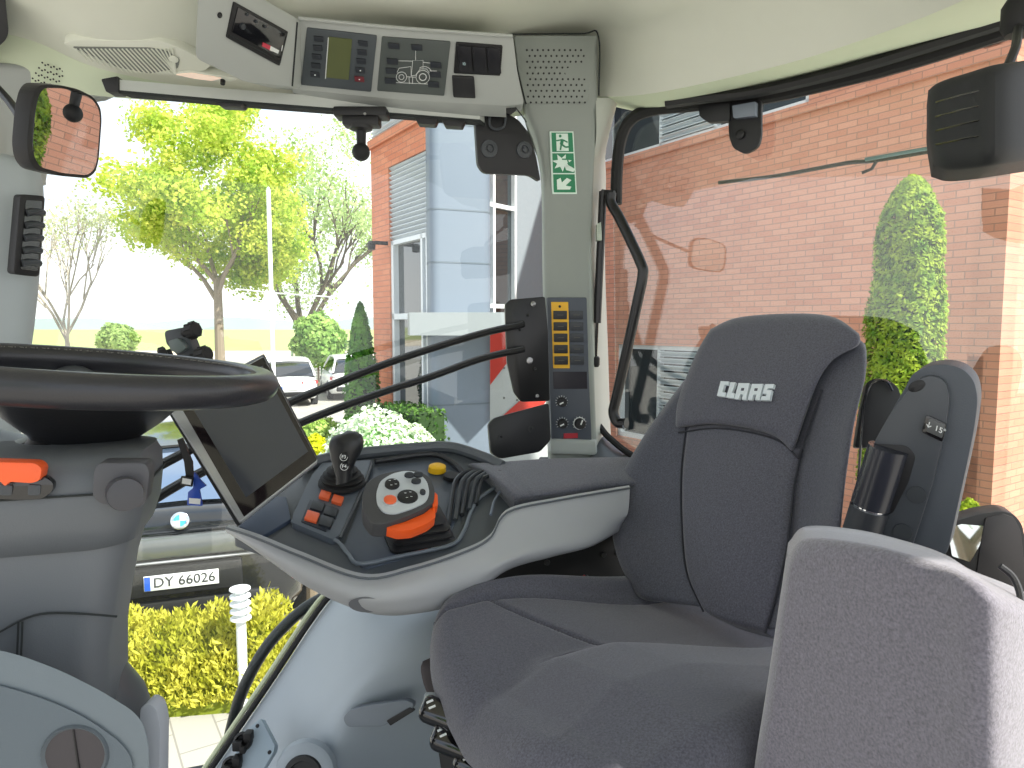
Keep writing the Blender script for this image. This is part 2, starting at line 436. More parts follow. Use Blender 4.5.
# silver column (rounded left corner)
Cx = Bk+D*s428
def P0(px, Y): return V(((px-512)/FPX*Y, Y, 0))
ca, cb_ = P0(427, 8.9), P0(490, 9.6)
plan = round_poly([ca, P0(432, 8.6), P0(491, 8.9), P0(484, 10.6), P0(440, 10.8)], .12, 5)
m_ = MB(); m_.prism(plan, UP*9); m_.build('silver_column', silver_m, ent)
m_ = MB()
for z in (2.6+(325-263)/700*8.6, 2.6+(325-211)/700*8.6, 2.6+(325-211)/700*8.6+.64*1.6, 1.6, .6):
    cen = sum(plan, V())/len(plan)
    m_ = MB(); m_.prism([cen+(p-cen)*1.006+UP*z for p in plan], UP*.018); m_.build('panel_joint', mat('joint', (96, 108, 118), .6), ent)
# recessed glazing right of the column and pale wall
g1, g2 = P0(489, 10.2), P0(600, 12.6)
ax = (g2-g1).normalized(); az = ax.cross(UP).normalized()
if az.dot(CAM-g1) < 0: az = -az
def gbox(mb, u0, u1, z0, z1, o0, o1):
    mb.box(g1+ax*((u0+u1)/2)+az*((o0+o1)/2)+UP*((z0+z1)/2), (u1-u0, abs(o1-o0), z1-z0), (ax, az, UP))
m_ = MB(); gbox(m_, .66, 2.6, 2.75, 8.5, -.3, 0); m_.build('pale_wall', mat('pale_wall', (130, 138, 146), .6), ent)
m_ = MB()
for u in (.08, .58): gbox(m_, u, u+.05, 0, 8.4, -.08, .02)
for z in (2.85, 4.3, 6.2): gbox(m_, 0, .62, z, z+.06, -.08, .015)
fo = m_.build('window', white_m, ent)
m_ = MB(); gbox(m_, 0, .66, 0, 8.4, -.16, -.05); m_.build('pane', bglass, fo)
m_ = MB(); gbox(m_, .66, 2.6, 0, 2.75, -.3, -.02); m_.build('lower_wall', dgrey_m, ent)
# canopy
m_ = MB(); m_.prism([P0(408, 8.95), P0(410, 8.3), P0(560, 8.1), P0(575, 9.6)], UP*.27)
for v in m_.b.verts: v.co.z += 2.48
m_.build('canopy', mat('canopy_white', (156, 162, 164), .5), ent)
# wall lamp on the brick pier
pz = P(381, 243, 9.9)
m_ = MB(); m_.box(pz, (.05, .2, .05), (D, Nw, UP), .01); m_.lathe([(0, 0), (.05, .0), (.06, .09), (.03, .12), (0, .12)], pz+Nw*.14-UP*.1, UP, 12)
m_.build('wall_lamp', mat('lamp_black', (40, 40, 42), .5), label='small dark lamp mounted on the brick pier edge', cat='lamp')

# ---- foliage
def leaves(mb, n, fn, size, jit=.5, asp=1.6):
    for _ in range(n):
        c, nn = fn()
        nn = (nn+V((random.uniform(-1, 1), random.uniform(-1, 1), random.uniform(-1, 1)))*jit).normalized()
        x, y = frame_of(nn); a = random.uniform(0, 6.28); s_ = size*random.uniform(.6, 1.3)
        u = x*math.cos(a)+y*math.sin(a); v = nn.cross(u)
        mb.poly([c-u*s_*.5, c+v*s_*.5/asp, c+u*s_*.5, c-v*s_*.5/asp])
def ell_fn(c, r, lo=.75, hi=1.0, zmin=-1, bump=.12, freq=2.0):
    def f():
        while True:
            d = V((random.gauss(0, 1), random.gauss(0, 1), random.gauss(0, 1))).normalized()
            if d.z > zmin: break
        k = random.uniform(lo, hi)*(1+bump*noise.noise(d*freq+c)*2)
        return V((c.x+d.x*r[0]*k, c.y+d.y*r[1]*k, c.z+d.z*r[2]*k)), d
    return f
def cone_fn(base, h, r, prof=None):
    def f():
        t = random.random()**.8
        rr = (prof(t) if prof else (1-t)**.6)*r
        a = random.uniform(0, 6.283); k = random.uniform(.78, 1.0)*(1+.12*noise.noise(V((math.cos(a)*2, math.sin(a)*2, t*9))+base))
        return base+V((math.cos(a)*rr*k, math.sin(a)*rr*k, t*h)), V((math.cos(a), math.sin(a), .6))
    return f
def branch(mb, p, d, L, r, depth, tips, spread=.55, n=6, up=.15):
    q = p+d*L; mid = p+d*L*.5+V((random.uniform(-1, 1), random.uniform(-1, 1), 0))*L*.05
    mb.tube([p, mid, q], r, n, rf=lambda t: r*(1-.4*t))
    if depth == 0: tips.append(q); return
    for k in range(3 if depth > 1 else 3):
        nd = (d+V((random.uniform(-1, 1), random.uniform(-1, 1), random.uniform(-.6, .8)+up))*spread).normalized()
        branch(mb, p+d*L*random.uniform(.6, 1), nd, L*random.uniform(.6, .85), r*.6, depth-1, tips, spread, 5, up)
bark = mat('bark', (120, 108, 92), .95, bump=.5, bscale=15)
barkg = mat('bark_grey', (140, 128, 112), .95, bump=.5, bscale=15)
thuja_m = leaf_mat('thuja', (60, 110, 30), (120, 165, 50), .3, 6)
def thuja(px, Y, h, r, label, n, size, pfx, m=None):
    b = P0(px, Y)
    o = thing('thuja', b, label, 'tree', 'thujas by the office building')
    pf = pfx or (lambda t: (min(1, (1-t)*2.6)**.6)*(.75+.25*min(1, t*5+.3))*(1-.12*t))
    mm = MB(); leaves(mm, n, cone_fn(b+UP*.1, h-.1, r, pf), size, .7, 2.2); mm.build('foliage', m or thuja_m, o, flat=True, weld=False)
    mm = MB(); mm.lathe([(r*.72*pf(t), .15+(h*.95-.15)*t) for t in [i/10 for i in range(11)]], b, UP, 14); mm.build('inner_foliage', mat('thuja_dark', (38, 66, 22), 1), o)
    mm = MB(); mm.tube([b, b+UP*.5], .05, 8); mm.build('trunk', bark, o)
thuja(904, 6.6, 3.97, .375, 'tall yellow-green columnar thuja in front of the brick wall, behind the driver seat', 30000, .055, lambda t: (min(1, (1-t)*11)**.5)*(.78+.22*math.sin(math.pi*min(1, t*1.15)))*(1-.08*t)*(1+.05*math.sin(t*31)), leaf_mat('thuja_bright', (92, 132, 26), (172, 190, 60), .35, 9))
thuja(361, 9.6, 2.9, .27, 'slim dark green columnar thuja left of the brick pier', 5000, .08, None, leaf_mat('thuja_deep', (62, 120, 40), (120, 170, 66), .35, 6))
thuja(978, 6.5, .95, .3, 'low yellow-green thuja shrub beside the sunlit brick corner', 2500, .07, None, MATS.get('tb') or leaf_mat('thuja_low', (110, 140, 30), (190, 205, 60), .35, 9))

def bush(name, px, Y, zc, r, label, cat, m, n, size, dark, zmin=-.3, grp=None):
    c = P0(px, Y)+UP*zc
    o = thing(name, V((c.x, c.y, 0)), label, cat, grp)
    mm = MB(); leaves(mm, n, ell_fn(c, r, .8, 1.0, zmin), size, .8, 1.3); mm.build('foliage', m, o, flat=True, weld=False)
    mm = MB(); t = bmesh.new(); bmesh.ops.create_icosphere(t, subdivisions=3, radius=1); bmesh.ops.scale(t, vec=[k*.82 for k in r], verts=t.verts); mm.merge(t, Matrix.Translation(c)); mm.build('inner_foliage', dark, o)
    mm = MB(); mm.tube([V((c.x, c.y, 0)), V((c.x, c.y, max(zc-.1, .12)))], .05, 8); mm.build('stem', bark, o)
    return o
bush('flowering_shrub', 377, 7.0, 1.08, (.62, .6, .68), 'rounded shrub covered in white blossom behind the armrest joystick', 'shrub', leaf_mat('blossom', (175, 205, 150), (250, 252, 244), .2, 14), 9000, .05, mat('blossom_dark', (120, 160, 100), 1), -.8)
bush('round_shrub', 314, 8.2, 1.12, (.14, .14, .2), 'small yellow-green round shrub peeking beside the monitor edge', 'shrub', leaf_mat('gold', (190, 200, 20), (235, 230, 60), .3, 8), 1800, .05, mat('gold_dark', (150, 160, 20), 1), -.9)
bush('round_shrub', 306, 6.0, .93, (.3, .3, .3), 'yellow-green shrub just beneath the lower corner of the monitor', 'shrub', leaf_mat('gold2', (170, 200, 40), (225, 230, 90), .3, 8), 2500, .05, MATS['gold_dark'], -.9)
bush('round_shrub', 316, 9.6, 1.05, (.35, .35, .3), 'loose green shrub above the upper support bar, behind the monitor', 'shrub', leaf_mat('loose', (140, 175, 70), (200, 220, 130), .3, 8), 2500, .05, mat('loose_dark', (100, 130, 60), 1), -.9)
# low clipped hedge in front of the entrance
mb = MB(); c = P0(412, 8.5)
leaves(mb, 5000, lambda: (c+D*random.uniform(-.5, .7)+Nw*random.uniform(-.25, .25)+UP*random.uniform(.9, 1.62), UP), .05, 1.2)
hd = thing('clipped_hedge', c, 'low dark green clipped hedge along the foot of the brick pier', 'hedge')
mb.build('foliage', leaf_mat('hedge_dark', (60, 100, 40), (110, 145, 70), .25, 8), hd, flat=True, weld=False)
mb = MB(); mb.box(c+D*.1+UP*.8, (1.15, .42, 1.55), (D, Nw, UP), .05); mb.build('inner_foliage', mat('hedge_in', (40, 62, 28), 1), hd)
# golden juniper hedge by the tractor
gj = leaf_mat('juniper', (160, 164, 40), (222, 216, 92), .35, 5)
hc = [P0(118, 4.68), P0(272, 4.82)]
hd = thing('juniper_hedge', P0(190, 4.9), 'feathery golden juniper hedge in front of the dark car', 'hedge')
mb = MB()
def jf():
    t = random.uniform(-.6, 1.0); s_ = random.uniform(-.33, .33)
    p = hc[0]*(1-t)+hc[1]*t; q = V((.1, 1, 0)).normalized()
    h = (.58+.2*noise.noise(V((t*6, s_*3, 1))))*math.sqrt(max(0, 1-(s_/.38)**2))
    z = h*random.uniform(.08, 1)
    return p+q*s_+UP*(z+.04), V((s_, -.3, 1))
for _ in range(26000):
    p, nn = jf(); d = (nn.normalized()*.6+V((random.uniform(-1, 1), random.uniform(-1, 1), random.uniform(.0, 1)))).normalized()
    L = random.uniform(.03, .075); x, y = frame_of(d); a = random.uniform(0, 6.28); x = x*math.cos(a)+y*math.sin(a)
    mb.poly([p, p+d*L*.5+x*L*.17, p+d*L, p+d*L*.5-x*L*.17])
mb.build('foliage', gj, hd, flat=True, weld=False)
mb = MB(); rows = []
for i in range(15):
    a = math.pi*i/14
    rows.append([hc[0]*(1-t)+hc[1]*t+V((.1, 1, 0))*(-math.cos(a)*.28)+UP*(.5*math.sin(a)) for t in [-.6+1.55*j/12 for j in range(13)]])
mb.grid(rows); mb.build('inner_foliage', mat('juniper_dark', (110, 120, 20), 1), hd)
# ---- trees
def tree(name, px, Y, label, hT, rT, dirn, depth, spread, lm, nl, ls, crown=None, bk=bark, L=None, up=.15, tipr=.6, grp='trees beyond the parking lot', at=None):
    b = at or P0(px, Y)
    o = thing(name, b, label, 'tree', grp)
    mm = MB(); tips = []
    top = b+UP*hT+V(dirn)
    mm.tube([b, b+UP*hT*.5+V(dirn)*.4, top], rT, 10, rf=lambda t: rT*(1.15-.35*t))
    for k in range(5):
        a = 6.28*k/5+random.random()
        d = V((math.cos(a)*spread, math.sin(a)*spread, 1)).normalized()
        branch(mm, b+UP*hT*random.uniform(.75, 1)+V(dirn)*.8, d, L or hT*.5, rT*.55, depth, tips, spread, 6, up)
    mm.build('trunk_and_branches', bk, o, weld=False)
    if nl:
        mm = MB(); fns = [ell_fn(c, r, .35, 1.05, -1, .25, 3) for c, r in (crown(b) if crown else [])]
        per = max(1, nl//(len(tips)+4*len(fns)))
        for t in tips:
            leaves(mm, per, ell_fn(t, (tipr, tipr, tipr*.8), .1, 1), ls, 1.5, 1.3)
        for f in fns: leaves(mm, per*4, f, ls, 1.5, 1.3)
        mm.build('foliage', lm, o, flat=True, weld=False)
    return o
def crown_maple(b):
    o = []
    for k in range(44):
        a = random.uniform(0, 6.28); t = random.random(); R = 3.1*math.sin(math.pi*(.18+.75*t))**.8*random.uniform(.4, 1)
        o.append((b+V((math.cos(a)*R*1.0+.05, math.sin(a)*R, 4.2+6.4*t)), (.9, .9, .7)))
    return o
tree('maple', 220, 24, 'yellow-green young maple with a single straight trunk in the middle of the side window view', 4.2, .16, (0, 0, 0), 2, .75, leaf_mat('maple', (150, 186, 58), (226, 230, 108), .5, 1.5), 44000, .14, crown_maple, barkg, 2.0, tipr=.9)
tree('bare_tree', 70, 27, 'thin nearly leafless tree beside the left pillar', 2.3, .1, (-.1, 0, 0), 3, .5, leaf_mat('sparse', (170, 180, 130), (215, 220, 180), .5, 2), 2200, .12, None, mat('bark_pale', (168, 160, 148), .95), 2.3, up=.7, tipr=.9)
def crown_will(b):
    o = []
    for k in range(30):
        a = random.uniform(0, 6.28); R = random.uniform(0, 4.2); o.append((b+V((math.cos(a)*R+.6, math.sin(a)*R, random.uniform(3.8, 12.5))), (1.3, 1.3, 1.2)))
    return o
tree('willow', 300, 36, 'large pale green willow with leaning dark trunks left of the brick pier', 2.6, .3, (.2, 0, 0), 3, .62, leaf_mat('willow', (150, 180, 110), (206, 220, 160), .5, 2), 15000, .17, crown_will, mat('bark_dark', (92, 84, 70), .95), 3.2, up=.25, tipr=1.2)
tree('maple', 512, 1, 'leafy green tree added behind the tractor, seen only in the wing mirror', 3.6, .16, (0, 0, 0), 2, .75, leaf_mat('maple_rear', (110, 150, 60), (170, 200, 110), .5, 1.5), 5000, .3, crown_maple, barkg, 2.0, tipr=.9, grp=None, at=V((-.8, -14, 0)))  # unseen tree added behind the camera so the wing mirror reflects greenery
bush('bush', 118, 62, 1.3, (1.7, 1.5, 1.5), 'round light green bush standing alone on the far field', 'shrub', leaf_mat('farbush', (120, 150, 80), (160, 185, 110), .3, 2), 2500, .3, mat('fb_dark', (100, 130, 70), 1), -.9)
bush('bush', 318, 30, 1.9, (1.1, .9, 1.2), 'dense bright green bush under the willow behind the white hatchback', 'shrub', leaf_mat('ub', (120, 165, 80), (180, 208, 120), .4, 2), 3500, .2, mat('ub_dark', (70, 110, 40), 1), -.9)

# ---- pole, fence, bollard light
b = P0(273, 19)
pl = thing('flagpole', b, 'slender white pole with a thin cross wire in front of the maple', 'pole')
mm = MB(); mm.tube([b, b+UP*6.2], .055, 10); mm.lathe([(.0, 0), (.05, .02), (.0, .08)], b+UP*6.2, UP, 10); mm.build('mast', white_m, pl)
mm = MB(); mm.tube([P(236, 289, 19), P(273, 293, 19), P(330, 297, 19)], .02, 6); mm.build('cross_wire', white_m, pl)
fn = thing('mesh_fence', P0(315, 31), 'green wire mesh fence beyond the parked white cars', 'fence')
fm = mat('fence_green', (120, 150, 120), .6)
mm = MB(); f0, f1 = P0(292, 31.5), P0(352, 30)
for i in range(15): mm.tube([f0+UP*(.1+i*.13), f1+UP*(.1+i*.13)], .014, 4)
for i in range(40): t = i/39; mm.tube([f0*(1-t)+f1*t, f0*(1-t)+f1*t+UP*1.95], .008, 4)
mm.build('wire_mesh', fm, fn)
for t in (0, .5, 1): mm = MB(); mm.box(f0*(1-t)+f1*t+UP*1.0, (.07, .07, 2.0)); mm.build('post', fm, fn)
b = P0(232, 4.5); b.z = 0
bo = thing('bollard_light', b, 'white louvred bollard light in the juniper hedge by the car', 'lamp')
topz = P(232, 584, 4.5).z
mm = MB(); mm.tube([b, b+UP*(topz-.02)], .032, 16); mm.build('post', white_m, bo)
for i in range(5):
    mm = MB(); z = topz-.05*i-.01
    mm.lathe([(.02, 0), (.066, -.016), (.068, -.026), (.03, -.02)], b+UP*z, UP, 24); mm.build('louvre_ring', white_m, bo)
# ---- hazard board outside by the pillar
HZ = PL((490, 340, 2.35), (545, 340, 2.4), (492, 440, 2.35))
hz = thing('warning_board', HZ(515, 440), 'red and white diagonally striped warning board seen behind the black bracket', 'warning board')
mm = MB(); mm.prism([HZ(490, 333), HZ(548, 318), HZ(548, 470), HZ(490, 475)], V((0, .01, 0)), .0)
mm.build('board', mat('board_white', (190, 194, 196), .4), hz)
red = mat('board_red', (196, 56, 44), .4)
for q in ([(490, 333), (512, 328), (512, 356), (490, 385)], [(534, 388), (548, 366), (548, 398), (541, 408), (500, 418)], [(512, 328), (530, 323), (512, 356)]):
    mm = MB(); mm.prism([HZ(x, y, .0015) for x, y in q], HZ.n*.001); mm.build('red_stripe', red, hz)
for x, y in ((504, 368), (504, 398), (517, 400)):
    mm = MB(); mm.lathe([(.004, 0), (.003, .002), (0, .002)], HZ(x, y, .0015), HZ.n, 8); mm.build('rivet', mat('rivet', (120, 120, 120), .4), hz)
mm = MB(); q = HZ(515, 470); mm.box(V((q.x, q.y+.03, q.z/2)), (.05, .04, q.z)); mm.build('post', mat('post_dark', (50, 52, 54), .5), hz)
# ================================================================== CARS
tyre_m = mat('tyre', (28, 28, 30), .8); rim_m = mat('alloy', (150, 154, 158), .3, metal=.8); cglass = mat('car_glass', (14, 20, 28), .04, spec=1, coat=1, var=0)
redlamp = mat('tail_lamp', (170, 22, 26), .15, coat=1); chrome = mat('chrome', (225, 228, 232), .12, metal=1); blackpl = mat('black_plastic', (26, 27, 29), .55, bump=.1)
def car(name, base, head, label, paint, roof, belt, Ln=4.7, hw=.95, grp=None, gl_m=None):
    F = head.normalized(); R = F.cross(UP)
    Tp = lambda x, y, z: base+R*x+F*y+UP*z
    o = thing(name, base, label, 'car', grp)
    st = [(0, .80, .42, -.10), (.05, .88, .34, -.04), (.18, .95, .27, 0), (.7, 1, .2, .0), (1.6, 1, .2, 0), (3.0, 1, .2, -.02), (Ln-.9, 1, .2, -.12), (Ln-.25, .93, .25, -.22), (Ln-.05, .82, .3, -.32), (Ln, .7, .36, -.38)]
    rows = []
    for y, k, zb, dz in st:
        w_ = hw*k; b = belt+dz
        pr = [(0, zb), (w_*.9, zb), (w_*.985, zb+.1), (w_, (zb+b)/2-.05), (w_*.985, (zb+b)/2+.1), (w_*.96, b-.14), (w_*.9, b-.04), (w_*.7, b), (0, b+.02)]
        rows.append([Tp(-x, y, z) for x, z in pr[::-1]][:-1]+[Tp(x, y, z) for x, z in pr])
    m = MB(); r = m.grid(rows)
    m.face(r[0][::-1]); m.face(r[-1]); m.build('body', paint, o, ang=50)
    # greenhouse
    rows = []
    for y, z, k in roof:
        w_ = hw*k; zz = max(z-belt+.02, .01)
        rows.append([Tp(-hw*.9, y, belt-.03), Tp(-(w_+(hw*.9-w_)*.35), y, belt+zz*.6), Tp(-w_, y, belt+zz*.95-.02), Tp(-w_*.8, y, z), Tp(0, y, z+.02), Tp(w_*.8, y, z), Tp(w_, y, belt+zz*.95-.02), Tp(w_+(hw*.9-w_)*.35, y, belt+zz*.6), Tp(hw*.9, y, belt-.03)])
    m = MB(); r = m.grid(rows); m.build('window_glass', gl_m or cglass, o, ang=50)
    m = MB(); i0 = 1 if len(roof) > 4 else 0
    rr = [row[2:7] for row in rows[2:-1]]
    m.slab([[p+UP*.012 for p in row] for row in rr], UP*.02); m.build('roof', paint, o)
    for sx in (-1, 1):
        ids = (0, 1, 2) if sx < 0 else (8, 7, 6)
        for yy in (0,):
            m = MB(); pth = [rows[i][ids[2]] for i in range(len(rows))]
            m.tube([p+UP*.01 for p in pth], .035, 8); m.build('pillar', paint, o)
    for y in (.85, Ln-.9):
        for sx in (-1, 1):
            c = Tp(sx*(hw-.1), y, .34)
            m = MB(); m.lathe([(.2, -.1), (.33, -.1), (.345, -.06), (.345, .06), (.33, .1), (.21, .1)], c, R*sx, 28); wv = m.build('wheel', tyre_m, o)
            m = MB(); m.lathe([(.0, .07), (.05, .08), (.07, .05), (.19, .07), (.21, .105)], c, R*sx, 28)
            for k in range(5):
                a = 6.283*k/5; m.box(c+R*sx*.085+(F*math.cos(a)+UP*math.sin(a))*.12, (.15, .04, .02), (F*math.cos(a)+UP*math.sin(a), (F*-math.sin(a)+UP*math.cos(a)), R*sx), .005)
            m.build('rim', rim_m, wv)
    for sx in (-1, 1):
        m = MB(); z = belt-.22
        m.prism(round_poly([Tp(sx*hw*.4, -.012, z+.05), Tp(sx*hw*.82, .0, z+.1), Tp(sx*hw*.97, .14, z+.08), Tp(sx*hw*.97, .14, z-.02), Tp(sx*hw*.8, 0, z-.05), Tp(sx*hw*.4, -.012, z-.0)], .02), F*.08); m.build('tail_lamp', redlamp, o)
        m = MB(); m.box(Tp(sx*hw*.86, .06, .55), (.16, .05, .04), (R, F, UP), .01); m.build('reflector', redlamp, o)
    m = MB(); m.box(Tp(0, .04, .42), (hw*1.5, .12, .16), (R, F, UP), .03); m.build('bumper_insert', blackpl, o)
    return o, Tp, R, F
bm = thing
bmw_roof = [(.22, 1.19, .82), (.5, 1.33, .76), (.95, 1.5, .7), (1.6, 1.6, .66), (2.5, 1.6, .66), (3.0, 1.52, .68), (3.7, 1.16, .8)]
dark_paint = mat('black_paint', (30, 32, 36), .18, metal=.3, coat=1)
white_paint = mat('white_paint', (225, 228, 230), .3, coat=.6)
base = V((-2.545, 5.27, 0))
D2 = V((-.35, .94, 0)).normalized()
o, Tp, R_, F_ = car('car', base, D2, 'black coupe-style SUV parked behind the juniper hedge, seen between steering column and monitor', dark_paint, bmw_roof, 1.16, gl_m=mat('sky_reflection_glass', (120, 140, 168), .06, metal=.75, coat=1, var=0))  # sky reflection is put into the glass colour
# rear details: tailgate ridge, plate recess, plate, emblem
m = MB(); m.tube([Tp(x, -.03-.04*(1-(x/.85)**2)+.06, 1.03) for x in [i*.17-.85 for i in range(11)]], .022, 8, flat=(1, .6)); m.build('tailgate_ridge', dark_paint, o)
m = MB(); m.tube([Tp(x, -.03-.04*(1-(x/.85)**2)+.06, .80) for x in [i*.17-.85 for i in range(11)]], .03, 8, flat=(1, .6)); m.build('bumper_ridge', mat('highlight_grey', (170, 172, 174), .25, metal=.4, coat=1), o)  # light-grey highlight along the black car's edge, put into the colour
m = MB(); m.box(Tp(0, -.02, .92), (1.5, .08, .17), (R_, F_, UP), .02); m.build('tailgate_panel', mat('reflection_grey', (120, 124, 126), .22, metal=.5, coat=1), o)  # black tailgate; its grey reflection is put into this colour
m = MB(); m.box(Tp(0, -.03, .665), (.86, .09, .22), (R_, F_, UP), .02); m.build('plate_recess', blackpl, o)
m = MB(); m.box(Tp(0, -.085, .665), (.52, .01, .115), (R_, F_, UP), .003); pt = m.build('licence_plate', mat('plate_white', (225, 228, 228), .4), o)
m = MB(); m.box(Tp(-.235, -.092, .665), (.04, .004, .105), (R_, F_, UP)); m.build('country_band', mat('plate_blue', (40, 90, 190), .4), pt)
text_mb('DY 66026', Tp(.02, -.091, .665), R_, UP, .105, .002, .005).build('plate_characters', mat('plate_ink', (60, 62, 66), .5), pt)
m = MB(); ec = Tp(0, -.045, 1.115); an = (-F_*.95+UP*.3).normalized(); eu = (UP-an*an.dot(UP)).normalized()
m.lathe([(0, 0), (.062, 0), (.066, .012), (.06, .016), (0, .016)], ec, an, 28); em = m.build('emblem', chrome, o)
bl = mat('emblem_blue', (70, 150, 205), .3); wh = mat('emblem_white', (235, 240, 240), .3)
for k in range(4):
    m = MB(); a0 = math.pi/2*k
    pts = [ec+an*.017]+[ec+an*.017+(R_*math.cos(a0+math.pi/2*j/6)+eu*math.sin(a0+math.pi/2*j/6))*.044 for j in range(7)]
    m.prism(pts, an*.002); m.build('emblem_quadrant', bl if k % 2 else wh, em)
m = MB(); m.tube([Tp(.5+.02*math.cos(a/3), -.06, .42) for a in range(2)]+[Tp(.62, -.06, .42)], .035, 10); m.build('exhaust_tip', chrome, o)
hatch_roof = [(.1, .98, .86), (.22, 1.2, .8), (.45, 1.42, .72), (1.0, 1.5, .7), (2.2, 1.5, .7), (2.7, 1.4, .72), (3.4, 1.0, .84)]
def pxcar(px, Y, label, hd):
    o, Tp, R_, F_ = car('car', P0(px, Y), hd, label, white_paint, hatch_roof, .98, 4.2, .9, 'white cars in the far parking row')
    m = MB(); m.box(Tp(0, -.02, .62), (.52, .02, .12), (R_, F_, UP), .004); pt = m.build('licence_plate', MATS['plate_white'], o)
    m = MB(); m.box(Tp(-.236, -.032, .62), (.04, .004, .11), (R_, F_, UP)); m.build('country_band', MATS['plate_blue'], pt)
pxcar(289, 22, 'white hatchback seen from behind, right of the white pole', V((-.35, .94, 0)))
pxcar(356, 24, 'second white car, half hidden behind the slim dark thuja', V((-.35, .94, 0)))
# ================================================================== CAB SHELL
roof_m = mat('headliner', (220, 222, 208), .9, bump=.25, bscale=900, var=.02)
trim_m = mat('grey_trim', (172, 176, 172), .6, bump=.1, bscale=700, var=.02)
pil_m = mat('pillar_plastic', (146, 152, 146), .6, bump=.12, bscale=700, var=.02)
trimd_m = mat('mid_grey_trim', (118, 124, 130), .6, bump=.1, bscale=700, var=.02)
dark_m = mat('charcoal_plastic', (62, 66, 70), .5, bump=.12, bscale=700, var=.03)
black_m = mat('black_part', (24, 24, 26), .5, bump=.08, bscale=500)
gloss_m = mat('gloss_black', (14, 14, 16), .12, coat=.6)
seam_m = mat('seam_gap', (44, 48, 48), .9)
rubber_m = mat('rubber', (20, 20, 21), .65)
steel_m = mat('steel', (150, 150, 150), .3, metal=.9)
glass_m = glass_mat('window_glass', (.97, .99, .98), .035, .9)
glass_r = glass_mat('rear_glass', (.96, .99, .97), .075, .88)
Tf = V((-.94, -.34, 0)).normalized(); Tr = V((-.34, .94, 0)).normalized()
# window planes
WA = V((-1.075, 1.5, 0)); WB = V((.134, 1.95, 0)); 
WR = Pl(WA, WB, WA+UP)
RW = Pl(V((.16, 1.95, 0)), V((.95, 1.32, 0)), V((.16, 1.95, 1)))
# headliner: rows from window edge inwards/upwards
lin = [
 [(-60, 75, 1.36), (30, 85, 1.40), (120, 98, 1.46), (300, 108, 1.60), (480, 118, 1.74), (560, 110, 1.86), (598, 104, 1.9), (660, 112, 1.80), (780, 86, 1.60), (900, 52, 1.42), (1024, 14, 1.24), (1160, -20, 1.05)],
 [(-60, 20, 1.34), (30, 40, 1.38), (120, 74, 1.42), (300, 100, 1.56), (480, 104, 1.70), (560, 98, 1.82), (600, 97, 1.80), (655, 93, 1.62), (770, 68, 1.41), (862, 40, 1.27), (962, 1, 1.11), (1080, -60, .92)],
 [(-60, -20, 1.25), (30, 5, 1.28), (120, 40, 1.32), (290, 70, 1.50), (480, 70, 1.70), (560, 62, 1.83), (600, 60, 1.80), (650, 60, 1.59), (760, 40, 1.38), (850, 10, 1.24), (940, -30, 1.08), (1060, -100, .89)],
 [(-80, -60, 1.12), (30, -30, 1.16), (130, -20, 1.2), (290, 16, 1.42), (470, 36, 1.66), (555, 33, 1.76), (600, 32, 1.75), (650, 26, 1.54), (745, 0, 1.32), (840, -30, 1.17), (920, -70, 1.03), (1040, -140, .85)],
 [(-140, -160, .9), (0, -150, .95), (130, -120, 1.0), (290, -40, 1.2), (450, 8, 1.48), (545, 6, 1.58), (600, 4, 1.58), (650, -10, 1.38), (730, -40, 1.2), (820, -90, 1.04), (900, -140, .92), (1010, -240, .76)],
]
rows = [[P(*q) for q in r] for r in lin]
zc = 3.29
rows[-1] = [V((p.x, p.y, max(p.z, 3.22))) for p in rows[-1]]
rows.append([V((p.x*.8, p.y-.35, zc)) for p in rows[-1]])
rows.append([V((p.x*.8+.1, -.02+.12*p.x, zc-.02)) for p in rows[-2]])
def dense(ctrl, nu, nv):
    out = []
    for i in range(nv+1):
        out.append([spl([spl(r, j/nu) for r in ctrl], i/nv) for j in range(nu+1)])
    return out
m = MB(); g = dense(rows[1:], 66, 36); m.slab(g, V((0, .06, .05))); m.build('ceiling', roof_m, kind='structure')
m = MB(); m.slab(dense(rows[:2], 66, 5), V((0, .05, .04))); m.build('trim_9', mat('lip_trim', (212, 222, 194), .7, var=.02), kind='structure')  # greenish cast of outside light put into the lip colour
# outer roof shell, unseen; left overhang widened to keep sun off the seat
rp = [V((-1.75, .85, 0)), V((-1.35, 1.7, 0)), V((.15, 2.2, 0)), V((1.45, 1.6, 0)), V((1.85, .32, 0)), V((1.22, .08, 0)), V((.0, -.36, 0)), V((-1.3, -.7, 0))]
m = MB(); m.prism([p+UP*3.42 for p in rp], UP*.14, .04); m.build('roof_panel', mat('roof_paint', (210, 212, 210), .4), kind='structure', label='outer roof panel of the cab', cat='roof')
# cab floor and lower walls
fp = [V((-1.35, .6, 1.5)), V((-1.12, 1.55, 1.5)), V((.15, 2.0, 1.5)), V((1.15, 1.4, 1.5)), V((1.2, .65, 1.5)), V((-.05, .18, 1.5)), V((-1.1, .05, 1.5))]
m = MB(); m.prism(fp, -UP*.06); m.build('floor', mat('floor_mat', (70, 73, 77), .8, bump=.4, bscale=80), kind='structure')
